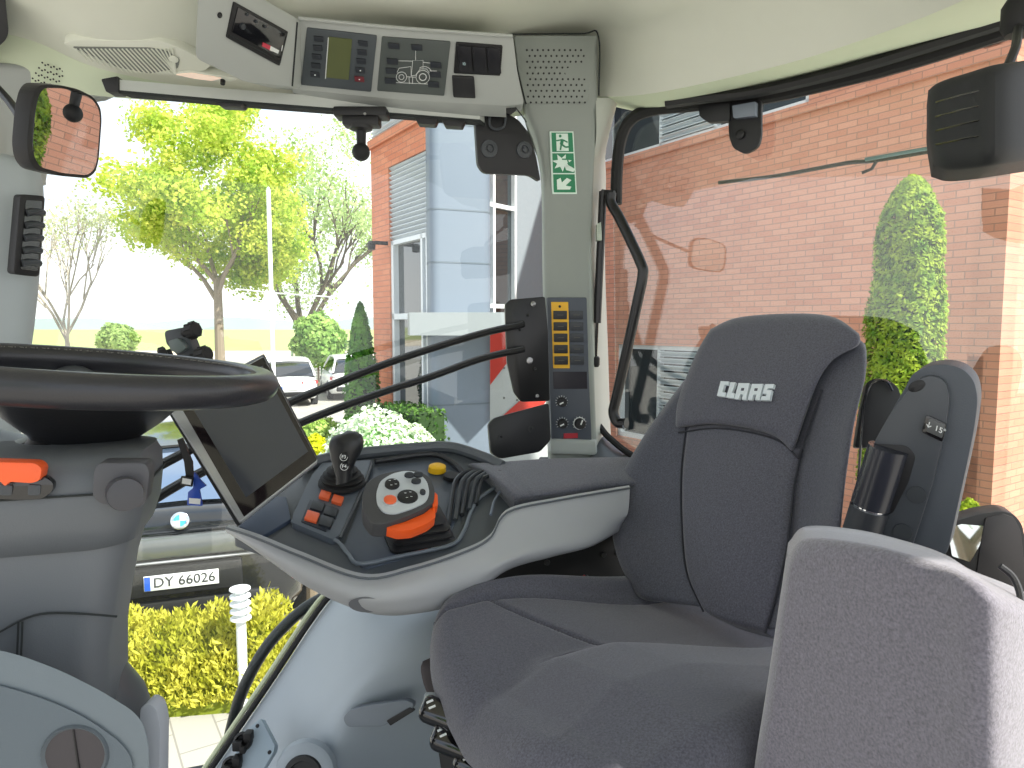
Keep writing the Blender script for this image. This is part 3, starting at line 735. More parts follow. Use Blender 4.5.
# right lower wall (over the mudguard): from the sloping sill down to floor
sill = [P(212, 775, 1.50), P(270, 690, 1.54), P(330, 602, 1.60), P(360, 585, 1.64), P(430, 560, 1.72), P(545, 520, 1.84), P(600, 490, 1.92)]
lower = [[p for p in sill],
         [P(235, 790, 1.46), P(295, 700, 1.47), P(352, 620, 1.48), P(385, 600, 1.5), P(450, 580, 1.56), P(550, 540, 1.72), P(615, 510, 1.82)],
         [P(255, 830, 1.40), P(300, 745, 1.40), P(350, 680, 1.38), P(400, 640, 1.38), P(460, 610, 1.42), P(560, 580, 1.5), P(640, 540, 1.6)],
         [P(270, 880, 1.33), P(310, 800, 1.34), P(365, 712, 1.36), P(420, 690, 1.38), P(480, 680, 1.42), P(570, 660, 1.46), P(660, 640, 1.55)],
         [P(250, 980, 1.30), P(310, 900, 1.36), P(380, 820, 1.46), P(430, 790, 1.5), P(490, 780, 1.52), P(580, 760, 1.55), P(680, 730, 1.6)]]
m = MB(); m.slab(dense(lower, 48, 40), V((-.01, .03, -.01))); wr = m.build('wall_right', mat('fender_grey', (160, 170, 178), .55, bump=.1, bscale=600, var=.02), kind='structure', ang=60)
# rear lower wall
m = MB(); m.prism([V((.15, 2.0, 1.5)), V((.13, 1.97, 2.15)), V((1.1, 1.42, 1.85)), V((1.15, 1.4, 1.5))], V((-.03, -.04, 0))); m.build('wall_rear', trimd_m, kind='structure')
# sill seal
m = MB(); pp = smooth_path([p+V((-.008, .0, .006)) for p in sill[:4]], 24); m.tube(pp, .007, 8); m.build('trim_3', rubber_m, kind='structure')
m = MB(); pp = smooth_path([p+V((-.022, .005, .008)) for p in sill[:4]], 24); m.tube(pp, .006, 8); m.build('trim_4', mat('pale_seal', (196, 204, 170), .4), kind='structure')

# pillars
def pillar(name, L, R_, dep, mt, n=24, thick=.1, R=.02):
    """L,R_: lists of (px,py,Y) down the left and right edge"""
    ctrl = []
    for a, b in zip(L, R_): 
        pa, pb = P(*a), P(*b); ctrl.append([pa, pa*.75+pb*.25, pa*.5+pb*.5, pa*.25+pb*.75, pb])
    m = MB(); m.pillow(ctrl, dep, R, 16, n); return m.build(name, mt, kind='structure', ang=50)
# A pillar
pillar('trim_1', [(-70, 120, 1.30), (-70, 180, 1.30), (-70, 300, 1.30), (-70, 450, 1.30), (-70, 560, 1.3)],
       [(20, 158, 1.42), (46, 182, 1.42), (40, 300, 1.42), (24, 430, 1.42), (22, 560, 1.42)], V((-.11, .12, 0)), mat('pillar_pale', (168, 176, 178), .55, var=.02), 30, R=.03)
m = MB(); m.pillow([[P(-70, 60, 1.33), P(-20, 60, 1.35), P(40, 66, 1.40), P(98, 84, 1.45)], [P(-70, 110, 1.33), P(-20, 110, 1.35), P(20, 108, 1.40), P(62, 96, 1.44)], [P(-70, 150, 1.33), P(-20, 152, 1.35), P(8, 152, 1.40), P(30, 150, 1.43)], [P(-70, 190, 1.33), P(-20, 190, 1.35), P(0, 186, 1.40), P(22, 180, 1.43)]], V((-.02, .1, .01)), .015)
m.build('trim_5', trim_m, kind='structure')
# dots of the corner grille
m = MB(); gpl = PL((20, 100, 1.395), (70, 68, 1.42), (45, 70, 1.40))
for i in range(9):
    for j in range(7):
        x = 42+i*2.9-j*3.2; y = 62+j*5.2+i*1.0+(i % 2)*1.5
        if x > 18 and x < 68: m.lathe([(.0017, 0), (.0017, .001), (0, .001)], gpl(x, y, .012), gpl.n, 8)
m.build('grille_perforation', black_m, kind='stuff', label='rows of small dark holes in the left corner trim', cat='grille')
m = MB(); m.tube(smooth_path([P(-10, 78, 1.30), P(8, 100, 1.30), P(24, 122, 1.28), P(36, 130, 1.26)], 12), .006, 8); cable = m
# B pillar
BL_ = [(512, 34, 1.70), (516, 70, 1.71), (524, 104, 1.73), (537, 140, 1.76), (543, 180, 1.78), (544, 260, 1.79), (546, 350, 1.80), (549, 440, 1.81), (550, 470, 1.81)]
BR_ = [(598, 36, 1.72), (598, 70, 1.73), (598, 98, 1.75), (597, 120, 1.78), (594, 180, 1.80), (592, 260, 1.81), (594, 350, 1.82), (597, 440, 1.83), (598, 470, 1.83)]
bp = pillar('trim_2', BL_, BR_, V((0.0, .10, 0)), pil_m, 48, R=.012)
# side flank of the pillar (pale)
fl = [[P(x-2, y, Y+.004), P(x+7, y, Y+.06), P(x+14, y, Y+.12)] for x, y, Y in [(598, 98, 1.75), (598, 140, 1.79), (592, 180, 1.80), (591, 260, 1.81), (594, 350, 1.82), (597, 440, 1.83), (599, 456, 1.83)]]
fl[0][1] = P(614, 98, 1.8); fl[0][2] = P(618, 100, 1.84); fl[1][1] = P(600, 150, 1.83); fl[1][2] = P(606, 150, 1.88)
m = MB(); m.slab(dense(fl, 6, 30), V((.0, .02, 0))); m.build('trim_6', mat('pillar_side', (186, 190, 182), .55, var=.02), kind='structure')
m = MB(); m.pillow([[P(549, 438, 1.795), P(597, 440, 1.815)], [P(549, 454, 1.79), P(598, 456, 1.81)]], V((0, .06, 0)), .008, 8, 8); m.build('trim_7', mat('pillar_foot', (166, 172, 170), .55), kind='structure')
# lower frame / ledge beside pillar
m = MB(); m.slab(dense([[P(540, 457, 1.90), P(585, 455, 1.90), P(598, 432, 1.90), P(614, 446, 1.88), P(650, 460, 1.82), P(720, 484, 1.70)], [P(530, 474, 1.78), P(570, 474, 1.76), P(600, 470, 1.74), P(625, 474, 1.70), P(650, 480, 1.66), P(720, 500, 1.58)]], 20, 6), V((0, .02, -.04))); m.build('trim_8', mat('ledge_grey', (88, 94, 102), .6), kind='structure')

# side window 1 pane
m = MB(); m.prism([WR(14, 60), WR(560, 80), WR(548, 520), WR(330, 604), WR(205, 790), WR(0, 790)], V((0, .004, 0))); w1 = m.build('window_1', glass_m, kind='structure')
# rear quarter window
rq = [RW(612, 128), RW(625, 112), RW(655, 104), RW(770, 90), RW(900, 60), RW(1090, 5), RW(1090, 620), RW(860, 560), RW(650, 458), RW(616, 436)]
m = MB(); m.prism(rq, -RW.n*.005); w2 = m.build('window_2', glass_r, kind='structure')
# its black rubber frame
pth = [RW(x, y, .012) for x, y in [(652, 462), (636, 446), (618, 440)]]
m = MB(); m.tube(smooth_path([RW(x, y, .01) for x, y in [(600, 424), (612, 438), (640, 458), (700, 480), (860, 540)]], 24), .009, 8); m.build('window_seal', rubber_m, w2)
m = MB(); m.tube(smooth_path([RW(x, y, .015) for x, y in [(619, 205), (620, 170), (624, 140), (634, 121), (655, 111), (700, 106), (770, 98), (850, 80), (900, 67), (960, 49), (1100, 4)]], 60), .019, 10, flat=(1, .8)); m.build('window_frame', rubber_m, w2)
m = MB(); m.tube(smooth_path([RW(x, y, .07) for x, y in [(690, 102), (720, 97), (770, 88), (850, 64), (900, 49), (985, 24), (1060, 4)]], 30), .008, 8); m.build('upper_rail', black_m, w2)
m = MB(); m.tube(smooth_path([RW(x, y, .07) for x, y in [(680, 110), (720, 105), (770, 99), (850, 81), (920, 61), (1030, 27)]], 30), .013, 8); m.build('lower_rail', black_m, w2)
# ================================================================== CAB FITTINGS: ROOF AND PILLARS
def poly_on(pl, q, off=0): return [pl(x, y, off) for x, y in q]
def panel(pl, q, off, th, m, name, parent=None, r=0, bev=0, **k):
    pts = poly_on(pl, q, off)
    if r: pts = round_poly(pts, r)
    mb = MB(); mb.prism(pts, -pl.n*th, bev); return mb.build(name, m, parent, **k)
def rect(cx, cy, w, h, sl=0.0, sk=0.0): # pixel rectangle, sl = slope of the top edge, sk = lean
    return [(cx-w/2+sk*h/2, cy-h/2-sl*w/2), (cx+w/2+sk*h/2, cy-h/2+sl*w/2), (cx+w/2-sk*h/2, cy+h/2+sl*w/2), (cx-w/2-sk*h/2, cy+h/2-sl*w/2)]
K = PL((300, 85, 1.50), (510, 100, 1.62), (300, 30, 1.42))
rc = thing('roof_console', K(400, 60), 'pale grey overhead console with control panels above the side window', 'console')
m = MB(); m.prism(round_poly([K(294, 19), K(400, 28), K(513, 36), K(517, 70), K(524, 104), K(505, 106), K(400, 100), K(291, 89)], .008), V((0, .16, .03)), .004); m.build('housing', trim_m, rc)
m = MB(); m.tube(smooth_path([K(x, y, .004) for x, y in [(298, 17), (400, 27), (512, 35)]], 12), .0035, 8); m.build('edge_bead', trim_m, rc)
m = MB(); m.slab(dense([[K(291, 88), K(400, 99), K(506, 106)], [K(291, 94)+V((0, .04, 0)), K(400, 106)+V((0, .04, 0)), K(506, 112)+V((0, .04, 0))]], 12, 4), V((0, .02, .03))); m.build('lower_lip', trim_m, rc)
pan_m = mat('panel_grey', (74, 80, 84), .5); btn_m = mat('button_dark', (44, 48, 54), .45); lcd_m = mat('lcd', (98, 104, 70), .15, coat=.5)
mark_m = mat('marking_white', (225, 228, 226), .5)
# display panel with ten buttons
dp = thing('overhead_display', K(338, 60), 'overhead control panel with an olive LCD and ten buttons in two columns', 'control panel')
panel(K, [(307, 27), (377, 35), (371, 91), (301, 84)], .004, .01, pan_m, 'face', dp, .003, .001)
panel(K, [(328.5, 35.5), (352, 38), (348.5, 78.5), (325, 76)], .0055, .006, lcd_m, 'screen', dp, .001)
m = MB(); m.tube([K(328.3, 36, .006), K(325.3, 77, .006)], .0009, 6); m.build('screen_edge', mark_m, dp)
for i in range(5):
    for j, x in enumerate((318.5, 362.8)):
        y = (37.5 if j == 0 else 42)+i*8.9; x = x-i*.9
        b = panel(K, rect(x, y, 9.5, 5, .1, -.09), .0075, .006, btn_m if not (j == 1 and i == 4) else mat('button_red', (110, 40, 48), .45), 'button', dp, .0015, .0006)
        if (i == 4) or (j == 1 and i == 3):
            m = MB(); m.lathe([(.0016, 0), (0, .0006)], K(x, y, .0077), K.n, 8); m.build('button_mark', mark_m, b)
# work light panel with tractor outline
tp = thing('worklight_panel', K(413, 66), 'overhead control panel with a white line drawing of a tractor between buttons', 'control panel')
panel(K, [(382, 36), (450.5, 41), (444, 95), (377, 90)], .004, .01, mat('panel_green_grey', (80, 86, 84), .5), 'face', tp, .003, .001)
for x, y in ((393.5, 44.5), (416.5, 46), (392, 60), (391, 69.5), (390, 79.5), (435.5, 63.5), (435, 73), (433, 83)):
    panel(K, rect(x, y, 11, 5.5, .07, -.1), .0075, .006, btn_m, 'button', tp, .0012, .0006)
def kline(parent, pts, w=.0006, off=.0052, name='outline', closed=False, mt=mark_m, pl=K):
    m = MB(); m.tube([pl(x, y, off) for x, y in pts], w, 5, closed=closed); return m.build(name, mt, parent)
def T2(x, y): return (370+x*.15625, 20+y*.15625)     # from the enlarged crop (1024 px = 160 px)
tl_ = [[(170, 330), (185, 300), (260, 290), (262, 350)], [(262, 350), (272, 250), (338, 250), (338, 300)], [(290, 190), (290, 250)], [(180, 253), (272, 255)], [(338, 262), (385, 268)], [(380, 318), (425, 318)], [(160, 392), (375, 402)], [(262, 350), (290, 345), (320, 305), (360, 305), (378, 330)], [(235, 355), (290, 358)], [(248, 355), (250, 400)], [(272, 355), (270, 400)]]
for l in tl_: kline(tp, [T2(*p) for p in l])
for cx, cy, r in ((200, 357, 33), (200, 357, 16), (336, 357, 43), (336, 357, 22), (345, 340, 50)):
    a1 = 2*math.pi if r != 50 else 1.9
    pts = [T2(cx+r*math.cos(a1*k/24-(0 if r != 50 else 2.2)), cy+r*math.sin(a1*k/24-(0 if r != 50 else 2.2))) for k in range(24)]
    kline(tp, pts, .0006 if r != 22 else .0009, closed=(r != 50), name='wheel_outline' if r != 50 else 'outline')
# rocker switches
rk = thing('rocker_switch_block', K(478, 58), 'black block of three rocker switches at the right end of the overhead console', 'switch')
panel(K, [(456, 41.5), (502.5, 45), (500, 75), (453.5, 72.5)], .004, .008, black_m, 'frame', rk, .003, .001)
for i in range(3):
    b = panel(K, rect(464.5+i*14.5, 57.2+i*.9, 12.5, 25, .06, -.08), .0075, .006, mat('rocker', (34, 34, 38), .4), 'rocker', rk, .0015, .0012)
    if i == 0:
        m = text_mb('I0', K(463.6, 62, .0079), (K(480, 58)-K(460, 57)), (K(463, 50)-K(464, 60)), .009, .0003, .01); m.build('rocker_symbol', mat('sym_blue', (190, 215, 220), .4), b)
panel(K, rect(463.5, 86, 22, 21, .05, -.06), .006, .008, mat('blank_switch', (38, 38, 40), .5), 'blank_switch', None, .003, .001, label='square black blank switch cover under the rocker switches', cat='switch')
# radio block
RP = PL((226, 38, 1.29), (278, 65, 1.40), (232, 2, 1.27))
rb = thing('radio_housing', RP(245, 60), 'angled pale housing around the radio at the left end of the overhead console', 'housing')
m = MB(); m.prism(round_poly([RP(198, -8), RP(240, -14), RP(298, 19), RP(293, 87), RP(245, 82), RP(195, 58)], .012), V((.0, .2, .05)), .005); m.build('shell', trim_m, rb)
m = MB(); m.lathe([(.005, 0), (.004, .001), (0, .0)], RP(219.5, 15, .0012), RP.n, 16); m.build('plug_hole', black_m, rb)
m = MB(); m.tube([RP(297, 22, .001), RP(292, 86, .001)], .0016, 6); m.build('joint_line', seam_m, rb)
rd = thing('car_radio', RP(255, 35), 'black car radio set in the angled overhead housing', 'radio')
panel(RP, [(233, 1), (287, 31), (278.5, 65.5), (225.5, 37)], .004, .012, black_m, 'frame', rd, .003, .0015)
panel(RP, [(236, 6), (284, 33), (277.5, 57), (230, 31)], .0065, .006, gloss_m, 'faceplate', rd, .002, .001)
panel(RP, [(260.5, 41), (268, 44.6), (267, 49), (259.5, 45)], .0078, .002, mat('radio_red', (190, 30, 60), .3), 'red_mark', rd)
panel(RP, [(268, 44.6), (276.5, 49), (275.5, 52.5), (267, 49)], .0078, .002, mark_m, 'white_mark', rd)
for x, y in ((240, 25), (244, 13), (253, 20), (262, 25)):
    m = MB(); m.lathe([(.006 if x == 240 else .003, 0), (.005 if x == 240 else .0025, .004), (0, .004)], RP(x, y, .0065), RP.n, 16); m.build('knob', btn_m, rd)
m = MB(); m.tube([RP(280, 44, .0075), RP(279, 50, .0075)], .0009, 6); m.build('side_mark', mark_m, rd)
m = MB(); m.tube([RP(227, 34, .0075), RP(278, 61, .0075)], .0012, 6); m.build('slot_line', seam_m, rd)
# air return grille in the headliner
GV = PL((70, 42, 1.318), (165, 41, 1.332), (125, 70, 1.387))
gv = thing('roof_vent', GV(130, 55), 'wedge-shaped pale ribbed air grille in the headliner at top left', 'vent')
m = MB(); m.prism(round_poly(poly_on(GV, [(62, 43), (72, 39.5), (160, 40), (180, 47), (212, 64), (205, 70), (170, 74), (116, 68)], .002), .008), -GV.n*.02, .002); m.build('frame', roof_m, gv)
m = MB(); m.prism(round_poly(poly_on(GV, [(72, 45.5), (150, 46.5), (165, 49), (180, 58), (178, 67), (150, 72), (118, 66)], .0035), .005), -GV.n*.01); m.build('recess', mat('vent_shadow', (120, 124, 118), .8), gv)
for i in range(24):
    x = 76+i*4.2; x2 = x+22
    ya = 46; yb = min(47+(x2-72)*.44, 71)
    if x2 > 176: x2 = 176+(x2-176)*.1
    if yb-ya < 3: continue
    ytop = ya; t1 = 1
    p0, p1 = GV(x, 47, .004), GV(min(x+(yb-47)*.95, 176), min(yb, 71), .004)
    m = MB(); m.tube([p0, p1], .0016, 6); m.build('rib', roof_m, gv)
m = MB(); m.lathe([(.008, 0), (.008, .002), (.006, .003), (0, .003)], GV(174, 57, .004), GV.n, 20); m.build('knob', roof_m, gv)
rl = thing('reading_lamp', GV(205, 72), 'slim warm reading lamp strip set under the headliner beside the roof vent', 'lamp')
m = MB(); m.prism(round_poly(poly_on(GV, [(172, 72), (190, 69.5), (242, 77), (228, 80), (200, 78)], .004), .004), -GV.n*.015, .001); m.build('bezel', roof_m, rl)
m = MB(); m.prism(round_poly(poly_on(GV, [(176, 72.3), (192, 71), (222, 76), (212, 78.5), (196, 76.5)], .006), .002), -GV.n*.005); m.build('lens', mat('lamp_lens', (240, 214, 196), .3, emit=.25), rl)
m = MB(); m.lathe([(.005, 0), (.0045, .008), (0, .008)], GV(223, 79, .004), GV.n, 12); m.build('switch', black_m, rl)
# roller blind
def blind_path(y0, y1, f=0): return [P(118, y0, 1.40-f), P(240, y0+(y1-y0)*.36, 1.48-f), P(360, y0+(y1-y0)*.68, 1.575-f), P(480, y1, 1.665-f)]
rb_ = thing('roller_blind', P(300, 96, 1.53), 'pale roller blind bar along the top of the side window', 'blind')
m = MB(); a, b = smooth_path(blind_path(79.5, 108), 14), smooth_path(blind_path(90, 119.5), 14)
m.slab([a, b], V((.01, .03, 0))); m.build('bar', mat('blind_pale', (190, 194, 188), .5), rb_)
m = MB(); m.slab([smooth_path(blind_path(90, 119.5), 14), smooth_path(blind_path(93, 122.5), 14)], V((.01, .03, 0))); m.build('edge_strip', seam_m, rb_)
m = MB(); m.prism(round_poly([P(101, 79, 1.385), P(118, 76, 1.395), P(118, 92, 1.395), P(106, 92, 1.39)], .003), V((0, .03, 0)), .001); m.build('end_cap', black_m, rb_)
for i, (x, y) in enumerate(((229, 105.5), (426, 120), (453, 122))):
    lb = ['flat black clip under the left part of the roller blind', 'black clip under the roller blind, left of the pair near the ball mount', 'black clip under the roller blind, right of the pair nearest the black plate'][i]
    Y = 1.47 if i == 0 else 1.62+.02*(i-1)
    m = MB(); w_ = 14 if i == 0 else 12
    m.prism(round_poly([P(x-w_, y-3.5, Y), P(x+w_, y-2, Y), P(x+w_-3, y+(1 if i == 0 else 4.5), Y), P(x-w_+4, y+(0 if i == 0 else 3.5), Y)], .003), V((0, .03, 0)), .001); m.build('blind_clip', black_m, label=lb, cat='clip', group='clips under the roller blind')
# ball mount
bmn = thing('ball_mount', P(361, 116, 1.58), 'black ball-head mount hanging under the middle of the roller blind', 'mount')
m = MB(); m.box(P(362, 114, 1.575), (.115, .05, .02), None, .004); m.build('base_plate', black_m, bmn)
m = MB(); m.box(P(362, 122, 1.575), (.08, .04, .022), None, .005); m.build('bracket', black_m, bmn)
m = MB(); m.lathe([(.026, 0), (.024, -.008), (.011, -.012), (.010, -.038), (.012, -.045)], P(361, 126, 1.575), UP, 20); m.build('neck', black_m, bmn)
m = MB(); m.lathe([(.0195*math.sin(math.pi*k/14), .0195*math.cos(math.pi*k/14)) for k in range(15)], P(361, 152, 1.575), UP, 24); m.build('ball', rubber_m, bmn)
m = MB(); m.lathe([(.003, 0), (.003, .002), (0, .002)], P(365, 114, 1.548), V((0, -1, 0)), 10); m.build('screw', steel_m, bmn)
# black plate behind the pillar top
BX = PL((480, 120, 1.69), (540, 120, 1.73), (480, 175, 1.70))
bx = thing('camera_bracket_plate', BX(505, 150), 'large black plate with two round bosses at the top left of the middle pillar', 'bracket')
m = MB(); m.prism(round_poly(poly_on(BX, [(475, 118), (481, 106), (500, 110), (518, 119), (530, 134), (536, 155), (541, 182), (530, 175), (484, 173), (478, 165)]), .01), -BX.n*.02, .003); m.build('plate', black_m, bx)
for x, y, r in ((489, 149, .021), (524, 150, .02)):
    m = MB(); m.lathe([(r, 0), (r*.95, .005), (r*.5, .006), (r*.45, .002), (r*.3, .002), (r*.25, .006), (0, .006)], BX(x, y), BX.n, 28); m.build('boss', dark_m, bx)
m = MB(); m.tube(smooth_path(poly_on(BX, [(489, 115), (489, 126), (495, 130), (503, 127), (505, 116)], .008), 16), .003, 8); m.build('cable_loop', dark_m, bx)
cn = thing('cable_connector', BX(505, 108), 'small black plug with brown and white wires hanging by the pillar top', 'connector')
m = MB(); m.prism(round_poly(poly_on(BX, [(496, 100), (512, 102), (513, 113), (508, 117), (496, 115)], .03), .004), -BX.n*.025, .003); m.build('plug', black_m, cn)
for i, (c_, q) in enumerate((((190, 180, 130), [(478, 103), (486, 104), (490, 110)]), ((220, 220, 215), [(484, 106), (490, 112), (494, 104)]), ((80, 60, 50), [(488, 104), (494, 102), (500, 104)]))):
    m = MB(); m.tube(smooth_path(poly_on(BX, q, .02), 10), .0022, 8); m.build('wire', mat('wire%d' % i, c_, .5), cn)
m = MB(); m.tube(smooth_path(poly_on(BX, [(512, 108), (520, 118), (524, 124)], .02), 10), .0015, 8); m.build('wire', black_m, cn)
# speaker grille on pillar top
GP = PL((520, 40, 1.702), (595, 40, 1.722), (524, 104, 1.732))
sg = thing('speaker_grille', GP(556, 72), 'perforated loudspeaker grille at the head of the middle pillar', 'speaker')
m = MB(); m.prism(round_poly(poly_on(GP, [(514, 36), (597, 36), (591, 70), (587, 103), (526, 104), (518, 70)], .005), .006), -GP.n*.02, .003); m.build('cover', pil_m, sg)
n_ = 0
for i in range(10):
    for j in range(11):
        x = 526.5+j*5.4+(2.6 if i % 2 else 0)+i*.15; y = 50.5+i*5.8
        m = MB() if n_ <= 100 else m
        m.lathe([(.0026, .0), (.0026, .0006), (0, .0006)], GP(x, y, .0052), GP.n, 6); n_ += 1
        if n_ <= 100: m.build('perforation', black_m, sg)
m.build('perforation', black_m, sg, kind='stuff')
m = MB(); m.tube(smooth_path(poly_on(GP, [(512, 37), (518, 74), (526, 104)], .003), 10), .002, 6); m.build('joint_line', seam_m, sg)
m = MB(); m.tube(smooth_path(poly_on(GP, [(512, 34.5), (580, 34), (598, 36), (598.5, 96)], .003), 20), .0018, 6); m.build('joint_line', seam_m, sg)
# exit sticker
BPp = PL((545, 140, 1.762), (590, 140, 1.782), (547, 190, 1.784))
st = thing('exit_sticker', BPp(563, 163), 'green and white emergency exit sticker with three pictograms on the middle pillar', 'sticker')
q = [(549.5, 131.5), (573, 131.5), (576.5, 194), (552, 194)]
SQ = poly_on(BPp, q, .004)
m = MB(); m.prism(SQ, -BPp.n*.02); m.build('backing', mat('sticker_white', (222, 240, 228), .4), st)
green = mat('sticker_green', (24, 128, 84), .4); swh = MATS['sticker_white']
def sq(u, v, off=.0): return quadpt(SQ, u, v)+BPp.n*off
for v0, v1 in ((.02, .325), (.345, .66), (.68, .975)):
    m = MB(); m.prism([sq(.06, v0, .0008), sq(.95, v0, .0008), sq(.95, v1, .0008), sq(.06, v1, .0008)], -BPp.n*.0007); m.build('green_field', green, st)
def sqp(pts, v0, v1, m_, name):
    m = MB(); m.prism([sq(x, v0+(v1-v0)*y, .0014) for x, y in pts], -BPp.n*.0005); m.build(name, m_, st)
sqp([(.25, .05), (.75, .05), (.75, .95), (.25, .95)], .02, .325, swh, 'door_opening')
def sqs(pts, v0, v1, w_, m_, name, off=.0022):
    for a, b in zip(pts, pts[1:]):
        A, B = sq(a[0], v0+(v1-v0)*a[1], off), sq(b[0], v0+(v1-v0)*b[1], off)
        s_ = (B-A).cross(BPp.n).normalized()*w_
        m = MB(); m.prism([A-s_, B-s_, B+s_, A+s_], -BPp.n*.0006); m.build(name, m_, st)
sqs([(.5, .4), (.45, .62)], .02, .325, .004, green, 'runner_body'); sqs([(.25, .42), (.5, .36), (.72, .5)], .02, .325, .0016, green, 'runner_arm')
sqs([(.45, .6), (.4, .9)], .02, .325, .002, green, 'runner_leg'); sqs([(.46, .6), (.62, .75), (.86, .72)], .02, .325, .002, green, 'runner_leg')
m = MB(); m.lathe([(.0035, 0), (0, .0004)], sq(.42, .075, .0022), BPp.n, 10); m.build('runner_head', green, st)
star = [(.5+.42*(1 if k % 2 else .5)*math.cos(k*math.pi/7+.2)-.05, .47+.46*(1 if k % 2 else .5)*math.sin(k*math.pi/7+.2)) for k in range(14)]
sqp(star, .345, .66, swh, 'burst'); sqp([(.55, .62), (.7, .6), (.98, .8), (.9, .95), (.6, .85)], .345, .66, swh, 'hand')
sqs([(.45, .3), (.68, .3), (.72, .55)], .345, .66, .0016, green, 'hammer')
sqp([(.2, .3), (.36, .2), (.4, .45), (.62, .2), (.8, .32), (.55, .62), (.78, .68), (.72, .84), (.2, .84)], .68, .975, swh, 'arrow')
# switch panel on pillar
BQ = PL((548, 300, 1.795), (590, 300, 1.815), (551, 440, 1.805))
spn = thing('pillar_switch_panel', BQ(568, 370), 'dark grey pillar panel with a yellow-framed button column, small display and three climate knobs', 'control panel')
panel(BQ, [(546.5, 297.5), (586, 297.5), (588, 370), (591, 440), (551, 440)], .006, .02, mat('panel_blue_grey', (76, 82, 92), .5), 'face', spn, .004, .0015)
panel(BQ, [(550.5, 302), (567.5, 302), (569, 368), (552.5, 368)], .0075, .004, mat('switch_yellow', (240, 184, 36), .45), 'yellow_frame', spn, .001)
text_mb('(⦿)', BQ(559, 306.5, .0060), BQ(570, 306)-BQ(550, 306), BQ(559, 300)-BQ(559, 310), .008, .0003).build('frame_symbol', black_m, spn)
m = MB(); m.lathe([(.0035, 0), (.003, .0006), (0, .0006)], BQ(559, 306.5, .0077), BQ.n, 12); m.build('frame_symbol', black_m, spn)
for i in range(5):
    for j in range(2):
        x = (559.3 if j == 0 else 575.5)+i*.25; y = 315+i*11.3
        b = panel(BQ, rect(x, y, 13.5, 8.4), .0105 if j == 0 else .009, .006, mat('key_dark', (38, 38, 40), .45) if j == 0 else mat('key_grey', (54, 58, 64), .45), 'button', spn, .002, .001)
        kline(b, [(x-3, y), (x+3, y)], .0004, .0112 if j == 0 else .0096, 'button_mark', mt=mat('faint', (120, 118, 100), .5), pl=BQ)
panel(BQ, [(552.5, 371.5), (586, 371.5), (586.5, 388.5), (553, 388.5)], .0075, .003, gloss_m if False else mat('display_dark', (48, 46, 52), .2), 'display', spn)
for x, y, r, a in ((561, 401.5, .0125, 3.6), (561.5, 423, .0125, 3.6), (578.8, 423, .0145, 1.2)):
    big = r > .013
    m = MB(); kx = (BQ(600, 400)-BQ(500, 400)).normalized(); ky = BQ.n.cross(kx)
    c = BQ(x, y, .0065)
    for k in range(11):
        an = -.6+k*(math.pi+1.2)/10; d = kx*math.cos(an)+UP*math.sin(an)
        m2 = MB(); m2.box(c+d*(r+.0025), (.004, .0012, .001), (d, d.cross(BQ.n), BQ.n)); 
        m.merge(m2.b)
    if big: 
        m.tube([c+(kx*math.cos(t*.5)+UP*math.sin(t*.5))*(r+.001) for t in range(12)], .0016, 6)
    m.build('dial_scale', mark_m, spn)
    m = MB(); m.lathe([(r, 0), (r*.95, .012), (r*.85, .014), (0, .014)], c, BQ.n, 28); kb = m.build('knob', black_m, spn)
    d = kx*math.cos(a)+UP*math.sin(a)
    m = MB(); m.box(c+BQ.n*.0145+d*r*.35, (r*.9, .0035, .002), (d, d.cross(BQ.n), BQ.n)); m.build('pointer', mark_m, kb)
panel(BQ, [(563, 433), (577, 432.5), (577, 437.5), (563, 438)], .0075, .003, mat('red_strip', (176, 44, 56), .4), 'red_mark', spn)
m = MB(); m.prism(round_poly([P(597, 224, 1.80), P(601, 222, 1.81), P(602, 240, 1.81), P(597, 240, 1.80)], .001), V((0, .03, 0)), .001); m.build('pillar_clip', mat('clip_pale', (180, 190, 175), .4), label='tiny pale catch on the right edge of the middle pillar', cat='clip')
# ---- monitor support arm
up_ = [(523, 324, 1.715), (480, 334, 1.66), (430, 349, 1.60), (380, 366, 1.54), (300, 398, 1.42), (240, 425, 1.32), (180, 455, 1.22), (150, 471, 1.17), (130, 482, 1.15)]
lo_ = [(523, 349, 1.715), (480, 359, 1.66), (430, 377, 1.60), (380, 393, 1.54), (305, 421, 1.43), (240, 453, 1.32), (185, 481, 1.23), (145, 505, 1.17), (128, 516, 1.15)]
ar = thing('monitor_support_arm', P(523, 340, 1.715), 'pair of parallel black bars running from the middle pillar down to behind the monitor', 'arm')
for pth in (up_, lo_):
    m = MB(); m.tube(smooth_path([P(*p) for p in pth], 40), .0115, 12, flat=(1, .75)); m.build('bar', black_m, ar)
    m = MB(); m.tube(smooth_path([P(x, y-2.2, Y-.009) for x, y, Y in pth], 40), .0018, 6); m.build('cable', mat('cable_grey', (70, 72, 76), .4), ar)
AP = PL((506, 300, 1.725), (548, 297, 1.745), (508, 400, 1.725))
m = MB(); m.prism(round_poly(poly_on(AP, [(505, 304), (510, 299.5), (545, 296.5), (548, 330), (550, 401), (521, 402), (514, 393), (507, 362)]), .006), -AP.n*.012, .002); m.build('mounting_plate', mat('bracket_black', (15, 15, 16), .35), ar)
for x, y, r in ((533, 304, .007), (529.5, 360.5, .009), (535, 369, .004), (528, 315, .0035), (537, 396, .005), (520, 330, .003)):
    m = MB(); m.lathe([(r, 0), (r*.9, .004), (r*.4, .005), (0, .004)], AP(x, y), AP.n, 14); m.build('bolt', steel_m if r > .0045 else black_m, ar)
LB = PL((490, 425, 1.70), (548, 405, 1.74), (492, 455, 1.69))
